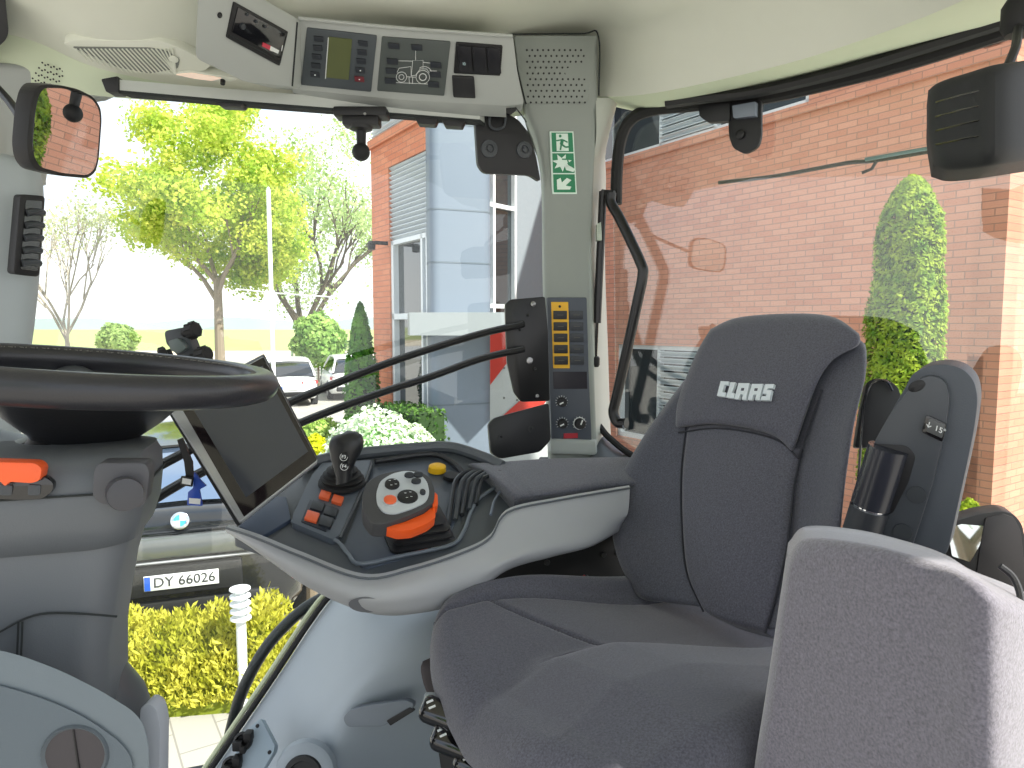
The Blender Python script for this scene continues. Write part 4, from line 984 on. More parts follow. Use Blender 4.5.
m = MB(); m.prism(round_poly(poly_on(LB, [(488.5, 424), (494, 418), (549, 403), (551, 440), (540, 452), (500, 459), (491, 453)]), .008), -LB.n*.02, .004); lbk = m.build('lower_bracket', mat('bracket_dark', (24, 24, 27), .45), None, label='black bolted bracket block at the foot of the middle pillar', cat='bracket')
for x, y in ((501, 437), (531, 429)):
    m = MB(); m.lathe([(.008, 0), (.008, .002), (.003, .002), (.003, .0), (0, 0)], LB(x, y), LB.n, 16); m.build('bolt', black_m, lbk)
# ---- air vent on the front pillar
AV = PL((15, 200, 1.335), (44, 200, 1.385), (13, 275, 1.335))
av = thing('pillar_air_vent', AV(28, 235), 'tall narrow black air vent with rounded slats on the left front pillar', 'vent')
panel(AV, [(19, 194), (44, 196), (38, 277), (12, 274)], .004, .02, black_m, 'frame', av, .008, .003)
panel(AV, [(24, 200), (40.5, 201), (36, 271), (18.5, 269)], .0055, .004, gloss_m, 'recess', av, .004)
for i in range(5):
    y = 210+i*12.6; x0 = 24.5-i*1.1; x1 = 40.5-i*.9
    m = MB(); m.tube([AV(x0, y+3, .006), AV((x0+x1)/2, y+1.5, .009), AV(x1, y+3, .006)], .0085, 10, flat=(1, .8)); m.build('slat', dark_m, av)
# ---- interior mirror
Mc = P(65, 130, 1.08); MM = Pl(V((0, 0, 0)), V((1, 0, 0)), V((0, 1, 0))); MM.p = Mc; MM.n = V((.97, -.010, -.13)).normalized()
mi = thing('cab_mirror', Mc, 'rounded rectangular rear-view mirror on a black stalk at the left pillar', 'mirror')
mo = [(40, 84.5), (60, 85), (78, 89), (94, 97), (101, 108), (102, 120), (99, 160), (96, 172), (88, 178.5), (60, 176), (36, 170), (29, 160), (27, 145), (30, 110), (34, 92)]
cxm, cym = 65, 131
m = MB(); m.prism(round_poly(poly_on(MM, mo), .01, 3), -MM.n*.022, .005); m.build('housing', black_m, mi)
m = MB(); m.prism(round_poly(poly_on(MM, [(cxm+(x-cxm)*.9+1, cym+(y-cym)*.93) for x, y in mo], .0012), .01, 3), -MM.n*.001); m.build('mirror_glass', mat('mirror_glass', (240, 240, 240), .0, metal=1, var=0), mi)
m = MB(); m.tube(smooth_path([P(-14, 76, 1.30), P(8, 100, 1.24), P(24, 122, 1.14), P(34, 130, 1.08)], 16), .007, 10); m.build('stalk', black_m, mi)
m = MB(); m.prism(round_poly([P(-40, -20, 1.24), P(4, -20, 1.25), P(9, 34, 1.28), P(3, 44, 1.28), P(-40, 46, 1.26)], .01), V((-.09, .08, 0)), .005); m.build('grab_handle_end', black_m, None, label='dark block at the top left corner of the headliner', cat='bracket')
# ---- rear window fittings
def rwp(l, off): return [RW(x, y, off) for x, y in l]
hb = thing('grab_bar', RW(624, 300, .06), 'long bent black tubular handle of the rear side window', 'handle')
m = MB(); m.tube(smooth_path(rwp([(622, 196), (622, 206), (631, 222), (651, 264), (653, 277), (648, 302), (637, 352), (627, 396), (624, 410), (628, 420), (637, 421)], .055), 60), .0135, 12); m.build('tube', gloss_m if False else mat('tube_black', (24, 24, 26), .28), hb)
m = MB(); m.lathe([(.013, 0), (.014, .004), (.011, .006), (0, .006)], RW(634, 422, .055), V((.9, -.4, 0)), 18); m.build('end_cap', mat('cap_grey', (130, 135, 145), .3), hb)
m = MB(); m.tube(rwp([(611, 195), (623, 196)], .045), .008, 10); m.build('pivot', black_m, hb)
gs = thing('gas_strut', RW(605, 280, .05), 'thin vertical black gas strut between the middle pillar and the window handle', 'strut')
m = MB(); m.tube(rwp([(612, 194), (606, 323)], .045), .0105, 12); m.build('cylinder', mat('strut_black', (30, 28, 30), .3), gs)
m = MB(); m.tube(rwp([(606, 323), (604.5, 358)], .045), .004, 8); m.build('rod', mat('rod_dark', (60, 58, 58), .25, metal=.6), gs)
m = MB(); m.lathe([(.008, -.014), (.011, -.008), (.011, .010), (.008, .014), (0, .014)], RW(604.5, 361, .045), UP, 12); m.build('end_fitting', black_m, gs)
wh_ = thing('hinge_bracket', RW(750, 120, .05), 'black hinge bracket with a rounded tab below the roof rail of the rear side window', 'bracket')  # hinge of the rear side window
panel(RW, [(707, 108), (738, 107), (738, 126), (716, 127), (708, 121)], .05, .02, black_m, 'arm', wh_, .006, .003)
panel(RW, [(735, 108), (768, 104), (768, 140), (765, 151), (752, 158), (740, 152), (736, 140)], .045, .012, black_m, 'tab', wh_, .01, .002)
panel(RW, [(742, 112), (765, 108), (765, 122), (743, 124)], .06, .02, mat('hinge_grey', (120, 128, 140), .35), 'clamp', wh_, .003, .002)
m = MB(); m.lathe([(.010, 0), (.010, .006), (.006, .008), (0, .008)], RW(748, 139, .046), RW.n, 18); m.build('bolt', black_m, wh_)
wp = thing('window_wiper', RW(800, 168, -.04), 'thin dark wiper blade lying across the upper rear side window', 'wiper')
m = MB(); m.tube(smooth_path(rwp([(712, 180), (770, 173), (840, 160), (870, 157), (930, 147)], -.04), 20), .0045, 8); m.build('blade', mat('blade', (34, 40, 28), .5), wp)
m = MB(); m.tube(rwp([(874, 156), (868, 166), (858, 170)], -.035), .0035, 6); m.build('hook', black_m, wp)
m = MB(); m.tube(smooth_path(rwp([(862, 157), (900, 150), (940, 143)], -.03), 10), .008, 8, flat=(1, .5)); m.build('arm', mat('wiper_teal', (96, 130, 132), .4), wp)
# ---- ribbed housing, top right
rh = thing('mirror_housing', P(985, 110, .95), 'black box-shaped housing with four horizontal grooves hanging at the top right corner', 'housing')
cc = [[(929, 84, .98), (945, 76, .95), (970, 68, .915), (996, 60, .885), (1024, 56, .90), (1060, 50, .98)],
      [(929, 102, .98), (945, 100, .95), (970, 94, .915), (997, 88, .88), (1024, 86, .90), (1060, 84, .98)],
      [(929, 130, .98), (945, 128, .95), (970, 124, .915), (997, 120, .88), (1024, 120, .90), (1060, 120, .98)],
      [(934, 162, .98), (948, 167, .95), (970, 166, .915), (997, 162, .88), (1024, 158, .90), (1060, 154, .98)]]
m = MB(); m.pillow([[P(*q) for q in r] for r in cc], V((.05, .09, 0)), .022, 36, 28); m.build('shell', mat('housing_black', (25, 27, 28), .62, bump=.15, bscale=900), rh)
for y0, y1 in ((102, 88), (116.5, 103), (130.5, 118), (144.5, 134)):
    m = MB(); m.tube([P(936, y0, .9655), P(962, (y0+y1)/2-.3, .925), P(991, y1, .8865)], .0013, 6); m.build('groove', gloss_m, rh)
m = MB(); m.tube(smooth_path([P(1024, 14, 1.05), P(1018, 30, 1.02), P(1016, 46, .98), P(1008, 66, .96)], 12), .006, 10); m.build('stalk', black_m, rh)
m = MB(); m.lathe([(.02, -.02), (.026, -.01), (.026, .02), (.02, .03), (0, .03)], P(1022, 20, 1.04), UP, 18); m.build('stalk_socket', rubber_m, rh)
# ================================================================== CONTROLS AND SEATS
fab_m = mat('seat_fabric', (82, 82, 92), .95, bump=.35, bscale=800, var=.8, vscale=380, sheen=.3)
fabs_m = mat('seat_fabric_side', (78, 79, 89), .95, bump=.35, bscale=800, var=.8, vscale=380, sheen=.3)
fabp_m = mat('passenger_fabric', (104, 101, 110), .95, bump=.3, bscale=800, var=.8, vscale=380, sheen=.55)
pad_m = mat('pad_fabric', (90, 91, 100), .95, bump=.4, bscale=700, var=.7, vscale=300, sheen=.25)
def loft_rr(m, levels, n=6, caps=True):
    """levels: (z, cx, cy, hx, hy, r, rot, tilt) rounded rectangles stacked"""
    rings = []
    for z, cx, cy, hx, hy, r, rot in levels:
        c, s_ = math.cos(rot), math.sin(rot)
        rings.append([m.b.verts.new(V((cx+x*c-y*s_, cy+x*s_+y*c, z))) for x, y in rrect(2*hx, 2*hy, min(r, hx*.99, hy*.99), n)])
    for A, B in zip(rings, rings[1:]):
        k = len(A)
        for i in range(k): m.face((A[i], A[(i+1) % k], B[(i+1) % k], B[i]))
    if caps: m.face(rings[0][::-1]); m.face(rings[-1])
    return m
# ---- steering wheel
WC = V((-.485, .80, 2.6-.054)); wn = V((.10, .022, 1)).normalized()
wx = V((1, 0, -.10)).normalized(); wy = wn.cross(wx)
sw = thing('steering_wheel', WC-wn*.06, 'black leather steering wheel at the left edge of the picture', 'steering wheel')
ring = [WC+wx*math.cos(a)*.190+wy*math.sin(a)*.190 for a in [2*math.pi*k/72 for k in range(72)]]
m = MB(); m.tube(ring, .0175, 16, closed=True); m.build('rim', mat('wheel_leather', (40, 40, 44), .38, bump=.15, bscale=400, coat=.15), sw)
n_ = 0
m = MB()
for k in range(180):
    a = 2*math.pi*k/180; d = wx*math.cos(a)+wy*math.sin(a); t = -wx*math.sin(a)+wy*math.cos(a)
    m.box(WC+d*(.190-.0115)+wn*.0135, (.0075, .0011, .0011), ((d+t*(.5 if k % 2 else -.5)-wn*.0).normalized(), t, wn))
st_ = m.build('stitching', mat('stitching', (120, 118, 112), .8), sw, kind='stuff')
m = MB(); m.lathe([(.0, -.010), (.08, -.012), (.098, -.018), (.10, -.030), (.080, -.052), (.056, -.072), (.046, -.086), (0, -.088)], WC, wn, 40); m.build('hub', mat('hub_black', (30, 31, 34), .4, bump=.1), sw)
for a in (.15, 2.2, 4.1):
    d = wx*math.cos(a)+wy*math.sin(a); t = wn.cross(d)
    g = []
    for s_ in [i/12 for i in range(13)]:
        r = .182-.14*s_; h = -.006-.018*(s_**1.3); w_ = .018+.03*s_
        g.append([WC+d*r+wn*h+t*w_*u+wn*(-.006*u*u) for u in (-1, -.5, 0, .5, 1)])
    m = MB(); m.slab(g, -wn*.008); m.build('spoke', dark_m, sw, ang=60)
# ---- steering column
cb = V((-.49, .80, 1.9))
scn = thing('steering_column', cb, 'dark grey steering column under the wheel with an orange lever and a round knob', 'steering column')
colm = mat('column_plastic', (92, 96, 100), .5, bump=.12, bscale=700, var=.03)
rot = .3
m = MB(); loft_rr(m, [(2.472, -.508, .74, .06, .04, .03, rot), (2.470, -.508, .735, .115, .065, .045, rot), (2.466, -.518, .728, .124, .078, .04, rot), (2.455, -.520, .722, .132, .084, .035, rot), (2.43, -.522, .720, .134, .086, .035, rot), (2.405, -.523, .720, .132, .085, .035, rot), (2.380, -.528, .722, .128, .08, .035, rot), (2.373, -.530, .722, .112, .065, .035, rot)])
m.build('upper_cowl', colm, scn, ang=50)
m = MB(); m.tube([V((-.521, .720, 2.437))+Matrix.Rotation(rot, 3, 'Z') @ V((x, y, 0)) for x, y in rrect(.2695, .1735, .035, 6)], .0012, 5, closed=True); m.build('seam', seam_m, scn)
m = MB(); loft_rr(m, [(2.38, -.530, .722, .124, .074, .03, rot), (2.34, -.536, .722, .118, .072, .03, rot), (2.26, -.545, .722, .112, .07, .03, rot), (2.1, -.55, .722, .110, .07, .03, rot), (1.8, -.55, .722, .110, .07, .03, rot)])
m.build('lower_cowl', mat('column_lower', (104, 108, 112), .55, bump=.1, bscale=700, var=.03), scn, ang=50)
yf = .655
_n = V((math.sin(.3), -math.cos(.3), 0)); SC = Pl(V((0, 0, 0)), V((1, 0, 0)), V((0, 1, 0))); SC.n = _n; SC.p = V((-.540, .722, 2.3))+_n*.0712
m = MB(); m.tube(smooth_path(poly_on(SC, [(-20, 640), (0, 631), (22, 619), (45, 612), (80, 612), (118, 615)], .004), 20), .0011, 6); m.build('seam', seam_m, scn)
for x in (20, 24): m = MB(); m.tube(poly_on(SC, [(x, 620), (x-2, 668)], .004), .0009, 6); m.build('seam', seam_m, scn)
# hub cup and dash hood behind
m = MB(); m.lathe([(.07, -.104), (.075, -.085), (.055, -.076), (.0, -.07)], WC, wn, 32); m.build('collar', gloss_m, scn)
m = MB(); m.pillow([[P(-60, 418, .98), P(-10, 424, .98), P(36, 436, .98)], [P(-60, 440, .93), P(-10, 446, .93), P(28, 458, .93)], [P(-60, 480, .9), P(-10, 480, .9), P(20, 480, .9)]], V((0, .1, -.05)), .02, 16, 16); m.build('dash_hood', mat('hood_grey', (120, 128, 136), .45), None, label='pale bulge of the dashboard hood left of the steering column', cat='dashboard')
# orange lever, slot, knob
SF = Pl(V((0, 0, 0)), V((1, 0, 0)), V((0, 1, 0))); SF.n = _n; SF.p = V((-.514, .720, 2.4))+_n*.086
lev = thing('indicator_lever', SF(20, 470), 'bright orange rocker lever on the left of the steering column', 'lever')
m = MB(); m.prism(round_poly(poly_on(SF, [(-30, 458.5), (40, 461), (46, 466), (44, 478), (36, 480.5), (14, 479), (10, 484), (5, 478), (-30, 476)], .012), .004), -SF.n*.02, .003); m.build('lever', mat('orange_plastic', (240, 96, 44), .4), lev)
m = MB(); m.prism(round_poly(poly_on(SF, [(-30, 474), (46, 476), (55, 482), (54, 490), (44, 498), (20, 499), (-30, 497)], .004), .006), -SF.n*.02, .003); m.build('slot', gloss_m, lev)
for x in (2, 30): m = MB(); m.prism(round_poly(poly_on(SF, [(x, 483), (x+13, 484), (x+12, 494), (x, 494)], .006), .002), -SF.n*.01, .001); m.build('tooth', dark_m, lev)
kn = thing('ignition_knob', SF(128, 490), 'round dark knob on a rounded square pad at the right of the steering column', 'knob')
m = MB(); m.prism(round_poly(poly_on(SF, [(101, 461), (148, 461), (152, 470), (148, 500), (140, 505), (104, 501), (96, 494), (97, 470)], .012), .008), -SF.n*.03, .005); m.build('pad', mat('pad_dark', (74, 74, 78), .5), kn)
kd = (SF.n+V((.35, 0, .1))).normalized()
m = MB(); m.lathe([(.0155, 0), (.0160, .02), (.0150, .026), (.006, .0275), (0, .0275)], SF(125, 490, .008), kd, 32); m.build('knob', mat('knob_dark', (62, 62, 66), .45), kn)
# ball shroud and pedestal
m = MB(); m.lathe([(.0, .135), (.04, .13), (.06, .112), (.078, .08), (.088, .04), (.092, -.02), (.09, -.2), (0, -.2)], P(72, 770, .76), UP, 44); m.build('column_boot', mat('boot_grey', (82, 86, 90), .4), label='rounded dark grey shroud at the foot of the steering column', cat='cover')
pd = thing('console_pedestal', V((-.45, .72, 1.6)), 'grey pedestal cover with a round dark opening in the bottom left corner', 'cover')
PD = PL((0, 700, .585), (150, 700, .60), (0, 760, .585))
m = MB(); m.prism(round_poly(poly_on(PD, [(-90, 635), (-30, 643), (20, 655), (60, 670), (100, 690), (132, 710), (143, 722), (149, 745), (150, 900), (-90, 900)]), .012), V((-.075, .12, -.078)), .006); m.build('cover', mat('pedestal_grey', (104, 114, 120), .5, bump=.1, bscale=700, var=.03), pd)
m = MB(); m.prism(round_poly(poly_on(PD, [(-90, 668), (-30, 676), (20, 688), (60, 702), (92, 718), (122, 740), (134, 756), (140, 900), (-90, 900)], .003), .02), V((-.065, .10, -.065)), .003); m.build('inset_panel', mat('pedestal_inset', (88, 98, 105), .5, bump=.1, bscale=700, var=.03), pd)
PE = PL((0, 700, .70), (160, 700, .70), (0, 760, .70))
m = MB(); m.prism(round_poly(poly_on(PE, [(140, 708), (148, 703), (156, 709), (160, 725), (158, 900), (140, 900)]), .01), V((0, .02, 0)), .005); m.build('pale_rim', mat('rim_pale', (166, 172, 180), .45), pd)
hc_ = PD(77, 753, .0); 
m = MB(); m.lathe([(.0245, .0035), (.027, .006), (.0285, .0035), (.0285, 0)], hc_, PD.n, 36); m.build('hole_ring', mat('ring_grey', (84, 92, 98), .5), pd)
m = MB(); m.lathe([(.0248, .0036), (.0, .0038)], hc_, PD.n, 36); m.build('hole_plug', mat('plug_dark', (58, 54, 58), .45), pd)
m = MB(); m.tube([hc_+PD.n*.0042+UP*.024, hc_+PD.n*.0042-UP*.024+V((.004, 0, 0))], .0008, 6); m.build('hole_split', black_m, pd)

# ---- display terminal
MP = PL((166, 407, 1.04), (237, 524, .92), (318, 462, 1.03))
mt_ = thing('display_terminal', MP(240, 450), 'tilted dark touchscreen terminal with a silver edge, right of the steering wheel', 'screen')
cs = [(166, 407), (263, 355), (318, 461.5), (237.5, 524.5)]
m = MB(); m.prism(round_poly(poly_on(MP, cs, -.006), .004), V((-.006, .022, .006)), .003); m.build('back_housing', black_m, mt_)
m = MB(); m.prism(round_poly(poly_on(MP, [(169, 408), (263.5, 356), (318, 461), (240, 522)], 0), .004), -MP.n*.008, .002); m.build('silver_frame', mat('silver_frame', (178, 182, 186), .3, metal=.7), mt_)
m = MB(); m.prism(round_poly(poly_on(MP, [(179, 404), (263.5, 357.5), (317, 460), (244, 517)], .001), .002), -MP.n*.004, .001); m.build('bezel', mat('bezel_black', (26, 20, 22), .12, coat=.4), mt_)
m = MB(); m.prism(poly_on(MP, [(190, 404), (262, 366), (308, 452), (246, 498)], .0014), -MP.n*.0006); m.build('screen', mat('screen_glass', (58, 62, 70), .3, coat=.5), mt_)
# cable clip strip + key tags
kt = thing('key_tag', P(187, 486, 1.02), 'black strap with a small white label hanging at the left edge of the terminal', 'key tag', 'key tags beside the terminal')
m = MB(); m.prism([P(177, 440, 1.03), P(182, 438, 1.03), P(192, 462, 1.03), P(193, 478, 1.03), P(186, 478, 1.03), P(184, 462, 1.03)], V((0, .004, 0))); m.build('strap', black_m, kt)
m = MB(); m.prism(round_poly([P(181, 476, 1.025), P(193, 478, 1.025), P(192, 487, 1.025), P(180, 485, 1.025)], .001), V((0, .003, 0)), .0005); m.build('label_frame', black_m, kt)
m = MB(); m.prism([P(182.5, 478, 1.0245), P(191.5, 479.5, 1.0245), P(190.5, 485, 1.0245), P(181.7, 483.5, 1.0245)], V((0, .001, 0))); m.build('paper_label', mark_m, kt)
kt = thing('key_tag', P(195, 496, 1.02), 'blue tag with a small white label hanging at the left edge of the terminal', 'key tag', 'key tags beside the terminal')
blue = mat('tag_blue', (40, 78, 176), .4)
m = MB(); m.prism(round_poly([P(194, 472, 1.03), P(200, 480, 1.03), P(206, 486, 1.03), P(199, 490, 1.03), P(202, 506, 1.03), P(187, 505, 1.03), P(188, 492, 1.03), P(193, 488, 1.03)], .0015), V((0, .004, 0)), .0008); m.build('tag', blue, kt)
m = MB(); m.prism([P(189, 498, 1.0292), P(200.5, 499, 1.0292), P(200, 504.5, 1.0292), P(189, 503.5, 1.0292)], V((0, .001, 0))); m.build('paper_label', mark_m, kt)
# clamp above the wheel rim
cm_ = thing('clamp_mount', P(186, 350, 1.16), 'dark articulated clamp with ribbed knobs standing above the steering wheel rim', 'clamp')
m = MB(); m.prism(round_poly([P(164, 331, 1.15), P(184, 327, 1.15), P(190, 341, 1.15), P(196, 356, 1.15), P(184, 362, 1.15), P(174, 352, 1.15), P(166, 344, 1.15)], .006), V((0, .03, 0)), .004); m.build('body', dark_m, cm_)
m = MB(); m.prism(round_poly([P(168, 341, 1.135), P(178, 338, 1.135), P(186, 348, 1.135), P(178, 354, 1.135), P(170, 350, 1.135)], .004), V((0, .02, 0)), .003); m.build('cap', mat('cap_green', (88, 98, 96), .35), cm_)
for (x0, y0), (x1, y1), r in (((184, 333), (197, 329), .013), ((192, 358), (209, 353), .0125), ((172, 352), (159, 356), .0115)):
    a, b = P(x0, y0, 1.15), P(x1, y1, 1.14)
    m = MB(); m.tube([a, a*.6+b*.4], r*.55, 10); L = (b-a).length
    m.lathe([(r*.7, L*.35), (r, L*.4), (r, L*.92), (r*.8, L), (0, L)], a, (b-a), 16)
    for k in range(8):
        x_, y_ = frame_of(b-a); d = x_*math.cos(k*math.pi/4)+y_*math.sin(k*math.pi/4)
        m.tube([a+(b-a)*.45+d*r, a+(b-a)*.9+d*r], .0018, 5)
    m.build('knob', rubber_m, cm_)
m = MB(); m.tube(smooth_path([P(188, 356, 1.165), P(196, 385, 1.2), P(214, 430, 1.25)], 10), .012, 10); m.build('stem', black_m, cm_)

# ---- right-hand armrest console
AD = PL((360, 575, 1.12), (310, 460, 1.44), (600, 500, 1.42))
ac = thing('armrest_console', AD(430, 520)-UP*.2, 'control armrest with a dark deck and pale grey shell beside the driver seat', 'armrest')
deck_m = mat('deck_charcoal', (86, 91, 96), .45, bump=.12, bscale=700, var=.03)
tray_m = mat('tray_blue_grey', (84, 92, 104), .42, bump=.12, bscale=700, var=.03)
deck = [(232, 529), (262, 500), (282, 480), (302, 464), (330, 456), (415, 449), (455, 447), (500, 460), (640, 470), (640, 488), (560, 498), (505, 512), (490, 536), (472, 548), (455, 553), (362, 578), (300, 556), (258, 538)]
m = MB(); m.prism(round_poly(poly_on(AD, deck, -.006), .01), -AD.n*.03, .004); m.build('deck', deck_m, ac)
# left switch plateau
m = MB(); m.prism(round_poly(poly_on(AD, [(293, 518), (312, 478), (322, 466), (371, 463), (366, 478), (340, 538), (333, 543), (292, 526)], .008), .006), -AD.n*.014, .003); m.build('switch_plateau', mat('plateau_grey', (92, 100, 110), .45), ac)
m = MB(); m.prism(round_poly(poly_on(AD, [(238, 527), (266, 498), (286, 497), (291, 520), (262, 537)], .002), .006), -AD.n*.01, .003); m.build('front_pad', mat('front_pad', (66, 78, 98), .45), ac)
# tray floor & rims
m = MB(); m.prism(round_poly(poly_on(AD, [(372, 466), (440, 458), (458, 462), (470, 474), (450, 535), (440, 546), (365, 568), (342, 548), (366, 486)], -.003), .012), -AD.n*.006, .002); m.build('tray', tray_m, ac)
def rim(pts, r, mt, name='rim', off=.004): 
    m = MB(); m.tube(smooth_path(poly_on(AD, pts, off), 40), r, 10); return m.build(name, mt, ac)
rim([(300, 468), (345, 457), (415, 450), (450, 449), (480, 458), (502, 468)], .013, deck_m)
rim([(292, 523), (315, 533), (337, 543), (348, 556), (360, 566), (400, 558), (450, 547), (463, 534), (470, 515), (478, 501), (496, 488)], .0035, mat('rim_highlight', (112, 120, 128), .4))  # highlight along the tray rim, put into a lighter colour
rim([(372, 464), (364, 486), (340, 540)], .003, deck_m)
rim([(375, 463), (430, 456), (452, 464), (464, 476)], .006, mat('rim_black', (34, 35, 38), .4))
org = mat('orange_key', (236, 104, 58), .4)
for q in (rect(325, 500.5, 10, 7, .3, .4), rect(337.5, 505, 10, 7, .3, .4)):
    m = MB(); m.prism(round_poly(poly_on(AD, q, .014), .0012), -AD.n*.008, .001); m.build('orange_button', org, ac)
m = MB(); m.prism(round_poly(poly_on(AD, [(310, 504), (336, 513), (326, 536), (301, 526)], .0105), .002), -AD.n*.004, .001); m.build('switch_field', mat('field_dark', (44, 50, 60), .4), ac)
for i, (q, mt) in enumerate(((rect(317.5, 512, 12, 8, .3, .4), btn_m), (rect(312, 522.5, 12, 9, .3, .4), org), (rect(331, 517.5, 12, 8, .3, .4), btn_m), (rect(326, 527.5, 12, 9, .3, .4), btn_m))):
    m = MB(); m.prism(round_poly(poly_on(AD, q, .0145), .0012), -AD.n*.008, .001); m.build('switch', mt, ac)
# yellow knob & oval
m = MB(); m.lathe([(.015, 0), (.014, .012), (.010, .015), (0, .015)], AD(437, 471, .0), AD.n, 20, sx=1.3, xdir=V((1, .3, 0))); m.build('yellow_button', mat('yellow_button', (238, 186, 30), .4), ac)
m = MB(); m.lathe([(.016, 0), (.015, .008), (0, .009)], AD(452, 478, .0), AD.n, 20, sx=1.2, xdir=V((1, .3, 0))); m.build('hand_throttle', black_m, ac)
# fan of ribbed lever slots
for i in range(5):
    dx = i*7.5; k = 1-i*.03
    pts = [(478-30+dx*.92, 528-dx*.7), (452+dx*.95, 500-dx*.4), (456+dx, 488-dx*.1), (468+dx, 478+dx*.02), (486+dx*.6, 474+dx*.3)]
    m = MB(); m.tube(smooth_path([AD(x, y, .006+.03*math.sin(math.pi*j/4)*.5) for j, (x, y) in enumerate(pts)], 24), .0048, 8); m.build('lever_guide', dark_m if i % 2 else mat('guide_black', (38, 40, 44), .35), ac)
m = MB(); m.tube(smooth_path(poly_on(AD, [(490, 520), (494, 505), (502, 494), (512, 490)], .012), 14), .0025, 6); m.build('guide_edge', mat('edge_grey', (120, 128, 140), .4), ac)
# soft arm pad
pc = [[(466, 462, 1.50), (500, 460, 1.53), (545, 457, 1.56), (600, 456, 1.60), (650, 456, 1.64)],
      [(486, 472, 1.42), (515, 472, 1.44), (555, 470, 1.47), (605, 466, 1.51), (660, 464, 1.56)],
      [(512, 494, 1.32), (535, 492, 1.34), (565, 488, 1.37), (610, 482, 1.43), (665, 480, 1.48)],
      [(514, 502, 1.325), (535, 500, 1.345), (568, 496, 1.375), (612, 490, 1.435), (668, 486, 1.485)]]
m = MB(); m.pillow([[P(*q) for q in r] for r in pc], V((0, .05, -.05)), .014, 30, 24, fn=lambda u, v: -.004*math.exp(-((u-.17)/.014)**2)); m.build('arm_pad', pad_m, ac, ang=60)
# pale shell
shc = [[(226, 528, 1.18), (256, 538, 1.135), (300, 556, 1.11), (362, 578, 1.10), (410, 570, 1.12), (462, 553, 1.17), (490, 538, 1.21), (508, 512, 1.27), (560, 500, 1.33), (630, 488, 1.41)],
       [(226, 532, 1.185), (254, 546, 1.13), (300, 568, 1.095), (362, 590, 1.08), (412, 586, 1.095), (466, 572, 1.15), (500, 556, 1.19), (530, 538, 1.25), (572, 526, 1.31), (628, 512, 1.39)],
       [(234, 536, 1.20), (264, 556, 1.14), (306, 582, 1.10), (364, 603, 1.08), (414, 601, 1.095), (468, 588, 1.15), (510, 562, 1.19), (548, 550, 1.25), (588, 541, 1.31), (622, 524, 1.39)],
       [(244, 540, 1.23), (274, 562, 1.17), (314, 590, 1.13), (368, 613, 1.12), (414, 614, 1.13), (466, 601, 1.18), (506, 571, 1.22), (552, 557, 1.28), (590, 547, 1.33), (618, 532, 1.40)],
       [(262, 540, 1.32), (290, 556, 1.28), (326, 580, 1.26), (372, 600, 1.25), (416, 600, 1.26), (466, 588, 1.30), (506, 560, 1.34), (552, 548, 1.38), (590, 540, 1.42), (618, 528, 1.46)]]
m = MB(); m.slab(dense([[P(*q) for q in r] for r in shc], 60, 24), V((0, .012, .003))); m.build('shell', mat('shell_grey', (168, 170, 172), .5, bump=.08, bscale=700, var=.02), ac, ang=60)
m = MB(); m.tube(smooth_path([P(x, y, Y-.004) for x, y, Y in shc[0]], 50), .002, 6); m.build('shell_seam', deck_m, ac)
m = MB(); m.lathe([(.02, 0), (.017, -.004), (0, -.004)], P(366, 605, 1.085), V((0, -.8, -.5)), 20, sx=1.4, xdir=V((1, 0, 0))); m.build('shell_recess', mat('recess', (110, 112, 116), .5), ac)
# mechanism under the console, behind seat
um = thing('seat_bracket', V((.1, 1.4, 1.56)), 'black metal bracketry visible between the armrest shell and the seat cushion', 'bracket')
UB = PL((490, 560, 1.44), (640, 560, 1.50), (490, 620, 1.44))
m = MB(); m.prism(round_poly(poly_on(UB, [(480, 560), (500, 547), (600, 525), (622, 505), (660, 505), (680, 640), (470, 640)], 0), .01), -UB.n*.08, .004); m.build('bracket_plate', mat('mech_black', (14, 14, 15), .5), um)
for x, y in ((547, 562.5), (603.5, 554.5), (618, 553)):
    m = MB(); m.lathe([(.007, 0), (.006, .004), (0, .004)], UB(x, y), UB.n, 8); m.build('bolt', mat('bolt_dull', (84, 84, 84), .4, metal=.6), um)
for a, b, mt in (((612, 592), (628, 576), steel_m), ((622, 596), (634, 583), steel_m), ((577, 582), (584, 574), mat('red_strap', (150, 30, 34), .5)), ((586, 574), (610, 592), mat('wire_grey', (110, 110, 112), .5))):
    m = MB(); m.tube([UB(*a, .006), UB(*b, .006)], .0022 if mt is not MATS['wire_grey'] else .0008, 6); m.build('rod', mt, um)
m = MB(); m.prism(poly_on(UB, [(545, 580.5), (558, 579), (558, 583), (545, 583)], .006), -UB.n*.003); m.build('white_label', mark_m, um)

# ---- joystick
js = thing('joystick', AD(343, 490), 'black joystick grip with two round white-marked buttons on the armrest console', 'joystick')
jb = AD(342, 487, .008); jt = P(347, 436, 1.235); ax_ = (jt-jb)
m = MB()
m.lathe([(.046, 0), (.045, .006), (.040, .008), (.042, .013), (.036, .016), (.037, .021), (.029, .024), (.030, .030), (.021, .034), (.018, .045), (0, .046)], jb, (AD.n*.7+UP*.5), 32); m.build('boot', rubber_m, js)
